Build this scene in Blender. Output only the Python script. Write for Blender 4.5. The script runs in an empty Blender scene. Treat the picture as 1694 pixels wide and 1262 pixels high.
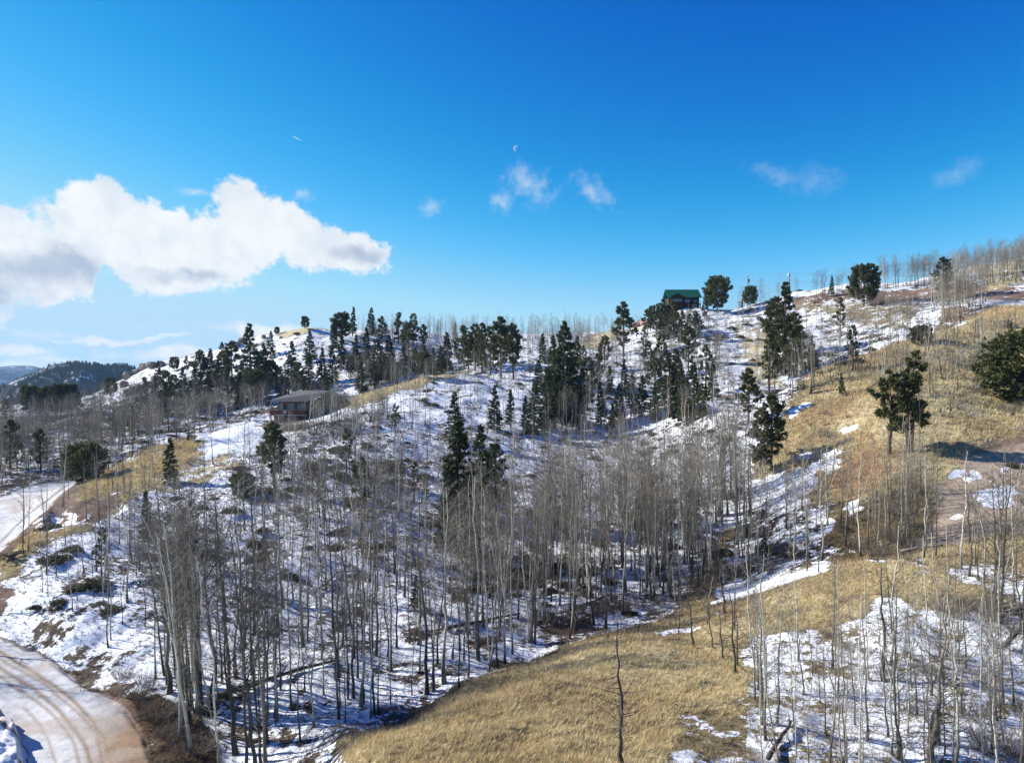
import bpy, math, random
import numpy as np
from mathutils import Vector, Matrix, Euler

random.seed(7)
rng = np.random.default_rng(7)
scn = bpy.context.scene
COL = scn.collection

# ------------------------------------------------------------------ camera
# reference frame 1694 x 1262, level horizon at row HV, focal length F px
CU, HV, F = 847.0, 640.0, 1187.0
cam_d = bpy.data.cameras.new('camera')
cam = bpy.data.objects.new('camera', cam_d)
COL.objects.link(cam)
cam.location = (0, 0, 0)
cam.rotation_euler = (math.radians(90), 0, 0)
cam_d.sensor_width = 36.0
cam_d.lens = 36.0 * F / 1694.0
cam_d.shift_y = (HV - 631.0) / 1694.0
cam_d.clip_start = 0.5
cam_d.clip_end = 30000
scn.camera = cam

# ------------------------------------------------------------------ exposure
scn.view_settings.view_transform = 'Standard'
scn.view_settings.look = 'None'
scn.view_settings.gamma = 1.0
scn.view_settings.use_curve_mapping = False
EXPO = 0.78
SKG = 0.11
scn.view_settings.exposure = EXPO
scn.cycles.max_bounces = 5
scn.cycles.diffuse_bounces = 2
scn.cycles.transparent_max_bounces = 8

# ------------------------------------------------------------------ sun
SUN_EL = math.radians(30)
SUN_AZ = math.radians(-76)          # measured from +Y towards +X
sun_d = bpy.data.lights.new('sun', 'SUN')
sun_d.energy = 5.0
sun_d.angle = math.radians(0.53)
sun_d.color = (1.0, 0.965, 0.885)
sun = bpy.data.objects.new('sun', sun_d)
COL.objects.link(sun)
sdir = Vector((math.sin(SUN_AZ) * math.cos(SUN_EL), math.cos(SUN_AZ) * math.cos(SUN_EL), math.sin(SUN_EL)))
sun.rotation_euler = sdir.to_track_quat('Z', 'Y').to_euler()

# ------------------------------------------------------------------ node helper
class NT:
    def __init__(s, tree):
        s.t = tree; s.n = tree.nodes; s.l = tree.links
    def new(s, typ, **kw):
        nd = s.n.new(typ)
        for k, v in kw.items():
            setattr(nd, k, v)
        return nd
    def put(s, sock, v):
        if hasattr(v, 'is_linked') or isinstance(v, bpy.types.NodeSocket):
            s.l.new(v, sock)
        elif v is not None:
            sock.default_value = v
    def m(s, op, a, b=None, c=None, clamp=False):
        nd = s.new('ShaderNodeMath', operation=op, use_clamp=clamp)
        s.put(nd.inputs[0], a)
        if b is not None: s.put(nd.inputs[1], b)
        if c is not None: s.put(nd.inputs[2], c)
        return nd.outputs[0]
    def step(s, x, a, b, lo=0.0, hi=1.0):
        nd = s.new('ShaderNodeMapRange', interpolation_type='SMOOTHSTEP')
        s.put(nd.inputs['Value'], x)
        nd.inputs['From Min'].default_value = a; nd.inputs['From Max'].default_value = b
        nd.inputs['To Min'].default_value = lo; nd.inputs['To Max'].default_value = hi
        return nd.outputs[0]
    def noise(s, vec, scale, detail=4, rough=0.55, dist=0.0, out='Fac'):
        nd = s.new('ShaderNodeTexNoise')
        if vec is not None: s.put(nd.inputs['Vector'], vec)
        nd.inputs['Scale'].default_value = scale
        nd.inputs['Detail'].default_value = detail
        nd.inputs['Roughness'].default_value = rough
        nd.inputs['Distortion'].default_value = dist
        return nd.outputs[0] if out == 'Fac' else nd.outputs[1]
    def mix(s, fac, a, b, mode='MIX'):
        nd = s.new('ShaderNodeMix', data_type='RGBA', blend_type=mode)
        s.put(nd.inputs[0], fac); s.put(nd.inputs[6], a); s.put(nd.inputs[7], b)
        return nd.outputs[2]
    def vmul(s, vec, k):
        nd = s.new('ShaderNodeVectorMath', operation='MULTIPLY')
        s.put(nd.inputs[0], vec); nd.inputs[1].default_value = k
        return nd.outputs[0]

# ------------------------------------------------------------------ world
def pix_az(u): return math.atan((u - CU) / F)
def pix_el(u, v): return math.atan((HV - v) / math.hypot(F, u - CU))
world = bpy.data.worlds.new('World')
scn.world = world
world.use_nodes = True
W = NT(world.node_tree)
W.n.clear()
sky = W.new('ShaderNodeTexSky', sky_type='NISHITA')
sky.sun_disc = False
sky.sun_elevation = SUN_EL
sky.sun_rotation = SUN_AZ
sky.altitude = 2900
sky.air_density = 1.0
sky.dust_density = 0.35
sky.ozone_density = 3.0
tc = W.new('ShaderNodeTexCoord')
dirv = tc.outputs['Generated']
sx = W.new('ShaderNodeSeparateXYZ'); W.put(sx.inputs[0], dirv)
az = W.m('ARCTAN2', sx.outputs[0], sx.outputs[1])
el = W.m('ARCSINE', sx.outputs[2])
cvec = W.new('ShaderNodeCombineXYZ'); W.put(cvec.inputs[0], az); W.put(cvec.inputs[1], el)
# domain warp so that cloud outlines billow
wn = W.noise(cvec.outputs[0], 9.0, 5, 0.6, 0.0, 'Color')
wn2 = W.noise(cvec.outputs[0], 42.0, 4, 0.6, 0.0, 'Color')
def warp(amp, amp2):
    a = W.new('ShaderNodeVectorMath', operation='SUBTRACT'); W.put(a.inputs[0], wn); a.inputs[1].default_value = (.5, .5, .5)
    b = W.new('ShaderNodeVectorMath', operation='MULTIPLY_ADD'); W.put(b.inputs[0], a.outputs[0]); b.inputs[1].default_value = (amp, amp, 0); W.put(b.inputs[2], cvec.outputs[0])
    a2 = W.new('ShaderNodeVectorMath', operation='SUBTRACT'); W.put(a2.inputs[0], wn2); a2.inputs[1].default_value = (.5, .5, .5)
    b2 = W.new('ShaderNodeVectorMath', operation='MULTIPLY_ADD'); W.put(b2.inputs[0], a2.outputs[0]); b2.inputs[1].default_value = (amp2, amp2, 0); W.put(b2.inputs[2], b.outputs[0])
    return b2.outputs[0]
wv = warp(0.050, 0.016)
def blob(u, v, ru, rv, ang=0.0, vec=None):
    """1 at the blob's middle, 0 on its rim, negative outside (direction space)"""
    nd = W.new('ShaderNodeMapping', vector_type='TEXTURE')
    W.put(nd.inputs['Vector'], vec if vec is not None else wv)
    nd.inputs['Location'].default_value = (pix_az(u), pix_el(u, v), 0)
    nd.inputs['Rotation'].default_value = (0, 0, math.radians(ang))
    nd.inputs['Scale'].default_value = (ru / F, rv / F, 1)
    ln = W.new('ShaderNodeVectorMath', operation='LENGTH'); W.put(ln.inputs[0], nd.outputs[0])
    return W.m('SUBTRACT', 1.0, ln.outputs['Value'])
def union(lst):
    o = lst[0]
    for b in lst[1:]:
        o = W.m('SMOOTH_MAX', o, b, 0.25)
    return o
gapb = blob(188, 478, 30, 44, 25)
body = union([blob(20, 400, 150, 48, -4), blob(60, 450, 150, 42, 4), blob(170, 330, 62, 34, -14), blob(210, 385, 120, 60, -12),
              blob(250, 440, 90, 48, 0), blob(320, 410, 110, 52, -14), blob(405, 345, 62, 44, -20), blob(395, 400, 90, 44, -10), blob(480, 385, 110, 56, -22),
              blob(560, 415, 90, 38, -8), blob(-140, 430, 170, 75, 0), blob(-330, 400, 160, 60, 10)])
bn = W.noise(cvec.outputs[0], 24.0, 9, 0.66)
bs = W.noise(cvec.outputs[0], 13.0, 6, 0.6, 0.6)
body = W.m('SUBTRACT', body, W.m('MULTIPLY', W.m('MAXIMUM', gapb, 0.0), 1.3))
dens = W.m('ADD', body, W.m('MULTIPLY', W.m('SUBTRACT', bn, 0.5), 1.3))
dens = W.m('ADD', dens, W.m('MULTIPLY', W.m('SUBTRACT', W.noise(cvec.outputs[0], 75.0, 6, 0.65), 0.5), 0.55))
a_main = W.m('MULTIPLY', W.step(dens, -0.04, 0.26), 0.98)
puffs = union([blob(872, 304, 54, 38, -30), blob(980, 312, 54, 24, -32), blob(712, 338, 24, 17, 0), blob(828, 338, 26, 24, 40), blob(500, 316, 28, 16, 20), blob(1350, 302, 44, 28, -8), blob(1290, 296, 60, 22, -22), blob(1580, 282, 50, 18, 25), blob(318, 316, 20, 10, 0)])
a_puff = W.m('MULTIPLY', W.step(W.m('ADD', puffs, W.m('MULTIPLY', W.m('SUBTRACT', W.noise(cvec.outputs[0], 48.0, 7, 0.72), 0.5), 2.6)), -0.05, 1.5), W.step(az, 0.2, 0.4, 0.46, 0.17))
# low bank of cumulus near the horizon, going on all round
lownoise = W.noise(W.vmul(cvec.outputs[0], (1.0, 3.2, 1.0)), 9.0, 6, 0.6)
lowband = W.m('MULTIPLY', W.step(el, 0.012, 0.03), W.step(el, 0.085, 0.045))
lowband = W.m('MULTIPLY', lowband, W.step(az, -0.15, -0.42))
lowexp = union([blob(430, 540, 90, 13, 3), blob(300, 588, 130, 14, -3), blob(130, 598, 90, 13, 0), blob(30, 580, 60, 12, 0), blob(190, 560, 120, 6, 3), blob(20, 612, 90, 16, 0)])
lowexp_d = W.m('ADD', lowexp, W.m('MULTIPLY', W.m('SUBTRACT', bn, 0.5), 1.4))
a_low = W.m('MAXIMUM', W.m('MULTIPLY', W.m('MULTIPLY', W.step(lownoise, 0.52, 0.68), lowband), 0.6), W.m('MULTIPLY', W.step(lowexp_d, 0.0, 0.8), 0.92))
# short vapour trail and the day moon
trail = blob(491, 229, 11, 1.1, -22, cvec.outputs[0])
a_trail = W.m('MULTIPLY', W.step(trail, 0.0, 0.8), 0.5)
m1 = W.step(blob(854, 246, 5.2, 5.2, 0, cvec.outputs[0]), 0.0, 0.15)
m2 = W.step(blob(857, 247.5, 5.0, 5.0, 0, cvec.outputs[0]), -0.1, 0.25)
a_moon = W.m('MULTIPLY', W.m('SUBTRACT', m1, m2, clamp=True), 0.30)
alpha = W.m('MAXIMUM', W.m('MAXIMUM', a_main, a_puff), W.m('MAXIMUM', a_low, a_trail))
alpha = W.m('MAXIMUM', alpha, a_moon)
# the thick bottoms of the clouds, away from the sun, are grey
thick = union([blob(40, 436, 140, 34, 3), blob(120, 430, 60, 22, -30), blob(310, 452, 60, 16, 4), blob(600, 426, 50, 20, 0), blob(-160, 460, 180, 50, 0)])
under = W.m('MULTIPLY', W.step(W.m('ADD', thick, W.m('MULTIPLY', W.m('SUBTRACT', bs, 0.5), 2.6)), -0.15, 0.95), a_main)
KC = 1.0 / (SKG * 2 ** EXPO)
ccol = W.mix(under, (.97 * KC, .99 * KC, 1.0 * KC, 1), (.52 * KC, .60 * KC, .72 * KC, 1))
fine = W.noise(cvec.outputs[0], 17.0, 5, 0.6)
ccol = W.mix(W.step(fine, 0.35, 0.7), ccol, W.mix(1.0, ccol, (0.80, 0.85, 0.91, 1), 'MULTIPLY'))
# the deep polarised blue of thin mountain air: per-channel response of the sky colour

sepk = W.new('ShaderNodeSeparateColor'); W.put(sepk.inputs[0], sky.outputs[0])
combk = W.new('ShaderNodeCombineColor')
for ch_, (gain, x0, y0, p_, m_) in enumerate(((0.62, .056, .0032, 5.65, .52), (0.92, .153, .215, 2.5, 1.05), (1.08, .361, .645, .80, 60.0))):
    q_ = W.m('MULTIPLY', sepk.outputs[ch_], gain * SKG / x0)
    q_ = W.m('ADD', W.m('MULTIPLY', W.m('POWER', W.m('MINIMUM', q_, 6.0), p_), y0), (0.0, 0.0, 0.0)[ch_])
    q_ = W.m('DIVIDE', q_, W.m('ADD', 1.0, W.m('DIVIDE', q_, m_)))
    q_ = W.m('MINIMUM', q_, (0.55, 0.76, 0.96)[ch_])
    W.put(combk.inputs[ch_], W.m('MULTIPLY', q_, 1.0 / (SKG * 2 ** EXPO)))
skyc = combk.outputs[0]
outc = W.mix(alpha, skyc, ccol)
bg = W.new('ShaderNodeBackground'); bg.inputs['Strength'].default_value = 0.11
W.put(bg.inputs['Color'], outc)
wo = W.new('ShaderNodeOutputWorld'); W.l.new(bg.outputs[0], wo.inputs[0])

# ------------------------------------------------------------------ numeric noise
def _hash(ix, iy, seed):
    h = (ix.astype(np.int64) * 374761393 + iy.astype(np.int64) * 668265263 + seed * 974711) & 0x7fffffff
    h = ((h ^ (h >> 13)) * 1274126177) & 0x7fffffff
    h = h ^ (h >> 16)
    return (h & 0xffff) / 65535.0
def vnoise(x, y, seed=0):
    ix = np.floor(x); iy = np.floor(y)
    fx = x - ix; fy = y - iy
    fx = fx * fx * fx * (fx * (fx * 6 - 15) + 10); fy = fy * fy * fy * (fy * (fy * 6 - 15) + 10)
    a = _hash(ix, iy, seed); b = _hash(ix + 1, iy, seed); c = _hash(ix, iy + 1, seed); d = _hash(ix + 1, iy + 1, seed)
    return (a * (1 - fx) + b * fx) * (1 - fy) + (c * (1 - fx) + d * fx) * fy - 0.5
def fbm(x, y, octv=4, seed=0, gain=0.5):
    s = 0; a = 1
    for k in range(octv):
        s = s + a * vnoise(x * 2 ** k + 17.3 * k, y * 2 ** k - 9.1 * k, seed + k)
        a *= gain
    return s

# ------------------------------------------------------------------ terrain
# per column of bearings: (distance, height) from the near foot to the far valley
# near, bottom, A spur edge, B gully, C1..C3 slope, D crest, E dip behind, F1, F2, G skyline ridge
T = {
 -450: [(34,-17),(44,-17.2),(51,-17),(58,-16),(66,-15.2),(74,-15),(92,-15),(108,-15.3),(150,-14),(215,-10),(300,-9)],
 0:    [(33,-17.3),(44,-17.2),(50,-17),(54.5,-15),(60,-13.7),(67,-15),(96,-15.2),(104,-15.4),(140,-14),(210,-8.5),(300,-8)],
 130:  [(33,-17.3),(38,-17.2),(42.5,-17),(50,-15.2),(62,-13.4),(76,-12.3),(112,-15),(118,-15.6),(150,-13.5),(220,-6.5),(290,-5.5)],
 250:  [(33,-17.3),(36,-17.4),(40,-17),(50,-15.3),(66,-14),(85,-12.4),(118,-10.6),(135,-14),(165,-12),(225,-3),(290,8.5)],
 400:  [(33,-17.3),(36,-17.4),(40,-17.2),(52,-15.8),(75,-13.3),(105,-10.5),(140,-8),(160,-11.5),(195,-7),(228,4),(262,16)],
 520:  [(32,-16.8),(35,-17),(39,-17.2),(54,-16.4),(78,-13.8),(112,-9),(152,-5.6),(175,-7.5),(200,-2),(225,8),(250,20.6)],
 640:  [(25,-13.1),(32,-15.5),(37,-17.4),(56,-17),(80,-14.2),(120,-8),(165,-0.2),(182,-1.8),(205,3),(230,11),(262,20.8)],
 760:  [(25,-13.1),(38,-15.9),(43,-17.4),(58,-17.6),(85,-15),(125,-8.4),(180,3),(198,2.6),(220,7),(245,13),(280,20)],
 900:  [(25,-13.1),(46,-17.2),(52,-18.9),(66,-18.8),(90,-15.9),(125,-10.5),(170,0),(200,6.7),(225,11),(255,16),(300,21)],
 1050: [(25,-13.1),(52,-17.5),(58,-18.8),(70,-18.2),(92,-16.2),(118,-12),(150,-5),(185,3),(215,11),(240,18),(262,21.9)],
 1135: [(25.5,-13.3),(54,-17.2),(60,-18.3),(73,-17.6),(91,-14.6),(111,-10),(134,-5),(160,-1.5),(195,8),(232,20.5),(255,27)],
 1210: [(26,-13.6),(57,-16.6),(62,-17.5),(76,-16.6),(90,-12.6),(103,-7.4),(116,-4),(132,-6),(170,4),(225,19),(262,29)],
 1350: [(27,-14.1),(56,-13.6),(62,-15),(73,-13),(88,-8.5),(105,-2.5),(125,2),(142,-.5),(180,9.5),(220,23),(255,34)],
 1500: [(27,-14.1),(50,-12.2),(56,-13.4),(64,-12),(78,-6.8),(100,0),(133,8),(148,7),(180,17),(212,26),(250,37)],
 1694: [(27,-14.1),(50,-11),(55,-11.4),(62,-10.5),(80,-6.2),(105,1),(150,16.2),(163,18.5),(180,22),(210,31),(255,46)],
 2150: [(27,-14),(50,-10.5),(55,-11),(62,-10),(80,-5),(105,4),(150,21),(163,24),(180,28),(210,38),(255,56)],
}
tu = np.array(sorted(T))
kn = []
for u in tu:
    k = T[u]
    G = k[-1]
    full = [(12, k[0][1] + 0.8)] + k + [(G[0] + 45, G[1] - 4), (G[0] + 140, G[1] - 32), (900, -75), (6000, -75)]
    kn.append(full)
kn = np.array(kn, dtype=float)           # (nu, nk, 2)
NK = kn.shape[1]

def pchip(xk, yk, x):
    """monotone cubic, xk, yk 1-d"""
    h = np.diff(xk); d = np.diff(yk) / h
    m = np.zeros_like(yk)
    for i in range(1, len(xk) - 1):
        if d[i - 1] * d[i] > 0:
            w1 = 2 * h[i] + h[i - 1]; w2 = h[i] + 2 * h[i - 1]
            m[i] = (w1 + w2) / (w1 / d[i - 1] + w2 / d[i])
    m[0] = d[0]; m[-1] = d[-1]
    i = np.clip(np.searchsorted(xk, x) - 1, 0, len(xk) - 2)
    t = (x - xk[i]) / h[i]
    t = np.clip(t, 0, 1)
    return ((1 + 2 * t) * (1 - t) ** 2 * yk[i] + t * (1 - t) ** 2 * h[i] * m[i] + t * t * (3 - 2 * t) * yk[i + 1] + t * t * (t - 1) * h[i] * m[i + 1])

GU = np.linspace(-450, 2150, 651)
GL = np.linspace(math.log(12), math.log(6000), 1400)
HG = np.zeros((len(GU), len(GL))); LG = np.zeros_like(HG)
ky = np.zeros((len(GU), NK)); kh = np.zeros((len(GU), NK))
for j in range(NK):
    ky[:, j] = pchip(tu.astype(float), np.log(kn[:, j, 0]), GU)
    kh[:, j] = pchip(tu.astype(float), kn[:, j, 1], GU)
eY = np.exp(GL)
for i in range(len(GU)):
    HG[i] = pchip(np.exp(ky[i]), kh[i], eY)
    LG[i] = np.interp(eY, np.exp(ky[i]), np.arange(NK))
# soften across bearings and depth
def smooth(A, axis, r):
    k = np.ones(2 * r + 1) / (2 * r + 1)
    P = np.concatenate([np.repeat(A.take([0], axis), r, axis), A, np.repeat(A.take([-1], axis), r, axis)], axis)
    return np.apply_along_axis(lambda q: np.convolve(q, k, 'valid'), axis, P)
HG = smooth(HG, 0, 5)

def lookup(G, X, Y):
    Yc = np.clip(Y, 12.01, 5900)
    u = np.clip(CU + F * X / Yc, -450, 2150)
    gi = (u + 450) / 4.0
    gj = (np.log(Yc) - GL[0]) / (GL[1] - GL[0])
    i = np.clip(gi.astype(int), 0, len(GU) - 2); j = np.clip(gj.astype(int), 0, len(GL) - 2)
    a = gi - i; b = gj - j
    return (G[i, j] * (1 - a) + G[i + 1, j] * a) * (1 - b) + (G[i, j + 1] * (1 - a) + G[i + 1, j + 1] * a) * b

def inpoly(u, v, poly, soft=8.0):
    """soft membership: 1 inside, 0 outside, falls over +-soft pixels"""
    P = np.array(poly, float); n = len(P)
    m = (u > P[:, 0].min() - 3 * soft) & (u < P[:, 0].max() + 3 * soft) & (v > P[:, 1].min() - 3 * soft) & (v < P[:, 1].max() + 3 * soft)
    out = np.zeros(u.shape)
    uu = u[m]; vv = v[m]
    if uu.size == 0: return out
    d2 = np.full(uu.shape, 1e12); ins = np.zeros(uu.shape, bool)
    for k in range(n):
        x1, y1 = P[k]; x2, y2 = P[(k + 1) % n]
        ex, ey = x2 - x1, y2 - y1
        t = np.clip(((uu - x1) * ex + (vv - y1) * ey) / (ex * ex + ey * ey + 1e-9), 0, 1)
        d2 = np.minimum(d2, (uu - x1 - t * ex) ** 2 + (vv - y1 - t * ey) ** 2)
        c = ((y1 > vv) != (y2 > vv)) & (uu < (x2 - x1) * (vv - y1) / (y2 - y1 + 1e-12) + x1)
        ins ^= c
    d = np.sqrt(d2) * np.where(ins, 1, -1)
    s = np.clip(d / (2 * soft) + 0.5, 0, 1)
    out[m] = s * s * (3 - 2 * s)
    return out
def polydist(u, v, pts):
    P = np.array(pts, float)
    m = (u > P[:, 0].min() - 40) & (u < P[:, 0].max() + 40) & (v > P[:, 1].min() - 40) & (v < P[:, 1].max() + 40)
    out = np.full(u.shape, 1e6); uu = u[m]; vv = v[m]
    d2 = np.full(uu.shape, 1e12)
    for k in range(len(P) - 1):
        x1, y1 = P[k]; ex, ey = P[k + 1] - P[k]
        t = np.clip(((uu - x1) * ex + (vv - y1) * ey) / (ex * ex + ey * ey + 1e-9), 0, 1)
        d2 = np.minimum(d2, (uu - x1 - t * ex) ** 2 + (vv - y1 - t * ey) ** 2)
    out[m] = np.sqrt(d2)
    return out

ROAD_LOW = [(-200, 1010), (0, 1056), (50, 1080), (80, 1092), (145, 1136), (205, 1175), (236, 1215), (247, 1262), (250, 1420), (30, 1420), (40, 1262), (34, 1226), (14, 1196), (-30, 1168), (-200, 1110)]
ROAD_UP = [(-200, 905), (-60, 845), (0, 822), (40, 806), (90, 796), (133, 793), (108, 812), (84, 838), (50, 866), (24, 892), (0, 914), (-60, 962), (-200, 1040)]
ROAD_FAR = [(1470, 500), (1560, 494), (1640, 496), (1694, 499), (2150, 505), (2150, 517), (1694, 507), (1640, 504), (1560, 503), (1470, 507)]
PAD = [(1515, 905), (1535, 868), (1560, 800), (1600, 752), (1660, 733), (1730, 728), (2100, 740), (2100, 905), (1700, 905)]

def roadness(u, v, L):
    r = np.maximum(inpoly(u, v, ROAD_LOW, 7) * (L < 5.3), inpoly(u, v, ROAD_UP, 5) * (L > 4.5) * (L < 9))
    return r

def zfun(X, Y):
    X = np.asarray(X, float); Y = np.asarray(Y, float)
    b = lookup(HG, X, Y)
    L = lookup(LG, X, Y)
    Yc = np.maximum(Y, 12)
    u = CU + F * X / Yc; v = HV - F * b / Yc
    flat = np.maximum(roadness(u, v, L), inpoly(u, v, PAD, 14) * (L > 3.5) * (L < 7))
    house = inpoly(u, v, [(430, 668), (600, 668), (600, 700), (430, 700)], 12) * (L > 6) * (L < 9.5)
    amp = np.clip((Y - 10) / 60, 0.35, 2.2)
    n = fbm(X / 19, Y / 19, 3, 3) * 2.0 * np.clip((Y - 40) / 120, .25, 1) + fbm(X / 6.2, Y / 6.2, 4, 11) * 0.75 + fbm(X / 1.1, Y / 1.1, 3, 23) * 0.16
    n = n * (1 - 0.93 * np.maximum(flat, house * 0.8))
    # ploughed snow bank at the inner side of the lower road
    bank = inpoly(u, v, [(-60, 1180), (0, 1192), (22, 1212), (33, 1240), (36, 1290), (-60, 1330)], 8) * (L < 4)
    # cut bank over the upper road
    cut = inpoly(u, v, [(88, 835), (110, 824), (200, 822), (205, 838), (150, 868), (70, 872)], 8) * (L > 4) * (L < 8)
    rut = inpoly(u, v, ROAD_LOW, 7) * (L < 5.3)
    return b + n - 0.9 * house + bank * (0.9 + fbm(X / .8, Y / .8, 3, 5) * .5) - cut * 1.1 + 0.0 * rut

def z1(x, y): return float(zfun(np.array([x]), np.array([y]))[0])

def ground_at(u, v, ymin=18.0, ymax=900.0):
    """first point of the ground seen along the bearing u at row v"""
    ys = np.exp(np.linspace(math.log(ymin), math.log(ymax), 1600))
    xs = (u - CU) / F * ys
    zs = zfun(xs, ys)
    vt = HV - F * zs / ys
    k = np.argmax(vt <= v)
    if vt[k] > v: k = int(np.argmin(vt))
    return float(xs[k]), float(ys[k]), float(zs[k])

# ------------------------------------------------------------------ helpers for objects
def tag(o, label=None, cat=None, group=None, kind=None):
    if label: o['label'] = label
    if cat: o['category'] = cat
    if group: o['group'] = group
    if kind: o['kind'] = kind
    return o
def empty(name, loc, rz=0.0, scale=1.0, rot=None):
    o = bpy.data.objects.new(name, None); COL.objects.link(o)
    o.empty_display_size = 0.2
    o.location = loc
    o.rotation_euler = rot if rot is not None else (0, 0, rz)
    if isinstance(scale, (int, float)): o.scale = (scale,) * 3
    else: o.scale = scale
    return o
def link(name, me, parent=None):
    o = bpy.data.objects.new(name, me); COL.objects.link(o)
    if parent is not None: o.parent = parent
    return o
def fastmesh(name, V, tris=None, quads=None, mats=(), mi=None, smooth_=True, attrs=None):
    me = bpy.data.meshes.new(name)
    V = np.asarray(V, np.float32)
    nt = 0 if tris is None else len(tris); nq = 0 if quads is None else len(quads)
    me.vertices.add(len(V)); me.vertices.foreach_set('co', V.ravel())
    loops = []
    if nt: loops.append(np.asarray(tris, np.int32).ravel())
    if nq: loops.append(np.asarray(quads, np.int32).ravel())
    loops = np.concatenate(loops)
    me.loops.add(len(loops)); me.loops.foreach_set('vertex_index', loops)
    me.polygons.add(nt + nq)
    st = np.concatenate([np.arange(nt) * 3, nt * 3 + np.arange(nq) * 4]).astype(np.int32)
    me.polygons.foreach_set('loop_start', st)
    if mi is not None: me.polygons.foreach_set('material_index', np.asarray(mi, np.int32))
    me.polygons.foreach_set('use_smooth', np.full(nt + nq, smooth_, bool))
    for m in mats: me.materials.append(m)
    me.update(calc_edges=True)
    for k, a in (attrs or {}).items():
        a = np.asarray(a, np.float32)
        if a.ndim == 1:
            at = me.attributes.new(k, 'FLOAT', 'POINT'); at.data.foreach_set('value', a)
        else:
            at = me.attributes.new(k, 'FLOAT_COLOR', 'POINT'); at.data.foreach_set('color', a.ravel())
    return me

class MB:
    """collects geometry for ONE mesh object"""
    def __init__(s): s.V = []; s.T = []; s.Q = []; s.n = 0
    def add(s, V, T=None, Q=None):
        V = np.asarray(V, float)
        s.V.append(V)
        if T is not None and len(T): s.T.append(np.asarray(T, int) + s.n)
        if Q is not None and len(Q): s.Q.append(np.asarray(Q, int) + s.n)
        s.n += len(V)
    def tube(s, P, R, sides=5, cap=True):
        P = np.asarray(P, float); R = np.asarray(R, float); n = len(P)
        d = np.gradient(P, axis=0)
        d /= np.linalg.norm(d, axis=1)[:, None] + 1e-9
        ref = np.array([0, 0, 1.0]) if abs(d[0, 2]) < 0.9 else np.array([1.0, 0, 0])
        a = np.cross(d, ref); a /= np.linalg.norm(a, axis=1)[:, None] + 1e-9
        b = np.cross(d, a)
        th = np.arange(sides) / sides * 2 * math.pi
        ring = P[:, None, :] + R[:, None, None] * (np.cos(th)[None, :, None] * a[:, None, :] + np.sin(th)[None, :, None] * b[:, None, :])
        V = ring.reshape(-1, 3)
        Q = []
        i = np.arange(n - 1)[:, None] * sides; j = np.arange(sides)[None, :]; j2 = (j + 1) % sides
        Q = np.stack([i + j, i + j2, i + sides + j2, i + sides + j], -1).reshape(-1, 4)
        T = None
        if cap and sides >= 3:
            V = np.vstack([V, P[-1:], P[:1]])
            e = (n - 1) * sides; c = n * sides
            T = [(e + k, e + (k + 1) % sides, c) for k in range(sides)] + [((k + 1) % sides, k, c + 1) for k in range(sides)]
        s.add(V, T, Q)
    def box(s, lo, hi, M=None):
        x0, y0, z0 = lo; x1, y1, z1_ = hi
        V = np.array([(x0, y0, z0), (x1, y0, z0), (x1, y1, z0), (x0, y1, z0), (x0, y0, z1_), (x1, y0, z1_), (x1, y1, z1_), (x0, y1, z1_)], float)
        Q = [(0, 3, 2, 1), (4, 5, 6, 7), (0, 1, 5, 4), (1, 2, 6, 5), (2, 3, 7, 6), (3, 0, 4, 7)]
        s.add(V, None, Q)
    def prism(s, prof, y0, y1):
        """profile in x,z extruded along y"""
        n = len(prof)
        V = [(x, y0, z) for x, z in prof] + [(x, y1, z) for x, z in prof]
        T = [(0, k, k + 1) for k in range(1, n - 1)] + [(n, n + k + 1, n + k) for k in range(1, n - 1)]
        Q = [(k, k + n, (k + 1) % n + n, (k + 1) % n)[::-1] for k in range(n)]
        s.add(V, T, Q)
    def mesh(s, name, mats, smooth_=False, attrs=None, rise=False):
        V = np.vstack(s.V)
        T_ = np.vstack(s.T) if s.T else None; Q_ = np.vstack(s.Q) if s.Q else None
        at = dict(attrs or {})
        if rise: at['rise'] = V[:, 2]
        return fastmesh(name, V, T_, Q_, mats, None, smooth_, at)
    def build(s, name, mat, parent=None, smooth_=False):
        return link(name, s.mesh(name, [mat], smooth_), parent)

# ------------------------------------------------------------------ materials
def material(name):
    m = bpy.data.materials.new(name); m.use_nodes = True
    t = NT(m.node_tree); t.n.clear()
    b = t.new('ShaderNodeBsdfPrincipled'); o = t.new('ShaderNodeOutputMaterial')
    t.l.new(b.outputs[0], o.inputs[0])
    b.inputs['Roughness'].default_value = 0.85
    b.inputs['Specular IOR Level'].default_value = 0.25
    return m, t, b
def attr(t, name, out='Fac'):
    a = t.new('ShaderNodeAttribute', attribute_name=name)
    return a.outputs[out]
def objpos(t):
    return t.new('ShaderNodeTexCoord').outputs['Object']
def simple(name, col, rough=0.8, nscale=3.0, var=0.35, metal=0.0, bump=0.0):
    m, t, b = material(name)
    n = t.noise(objpos(t), nscale, 5, 0.6)
    k = t.step(n, 0.25, 0.75, 1 - var, 1 + var)
    cc = t.new('ShaderNodeCombineColor'); 
    c = t.new('ShaderNodeVectorMath', operation='SCALE'); c.inputs[0].default_value = col[:3]; t.put(c.inputs['Scale'], k)
    t.put(b.inputs['Base Color'], c.outputs[0])
    b.inputs['Roughness'].default_value = rough; b.inputs['Metallic'].default_value = metal
    if bump:
        bp = t.new('ShaderNodeBump'); bp.inputs['Strength'].default_value = bump; bp.inputs['Distance'].default_value = 0.05
        t.put(bp.inputs['Height'], t.noise(objpos(t), nscale * 4, 4)); t.put(b.inputs['Normal'], bp.outputs[0])
    return m

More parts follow.
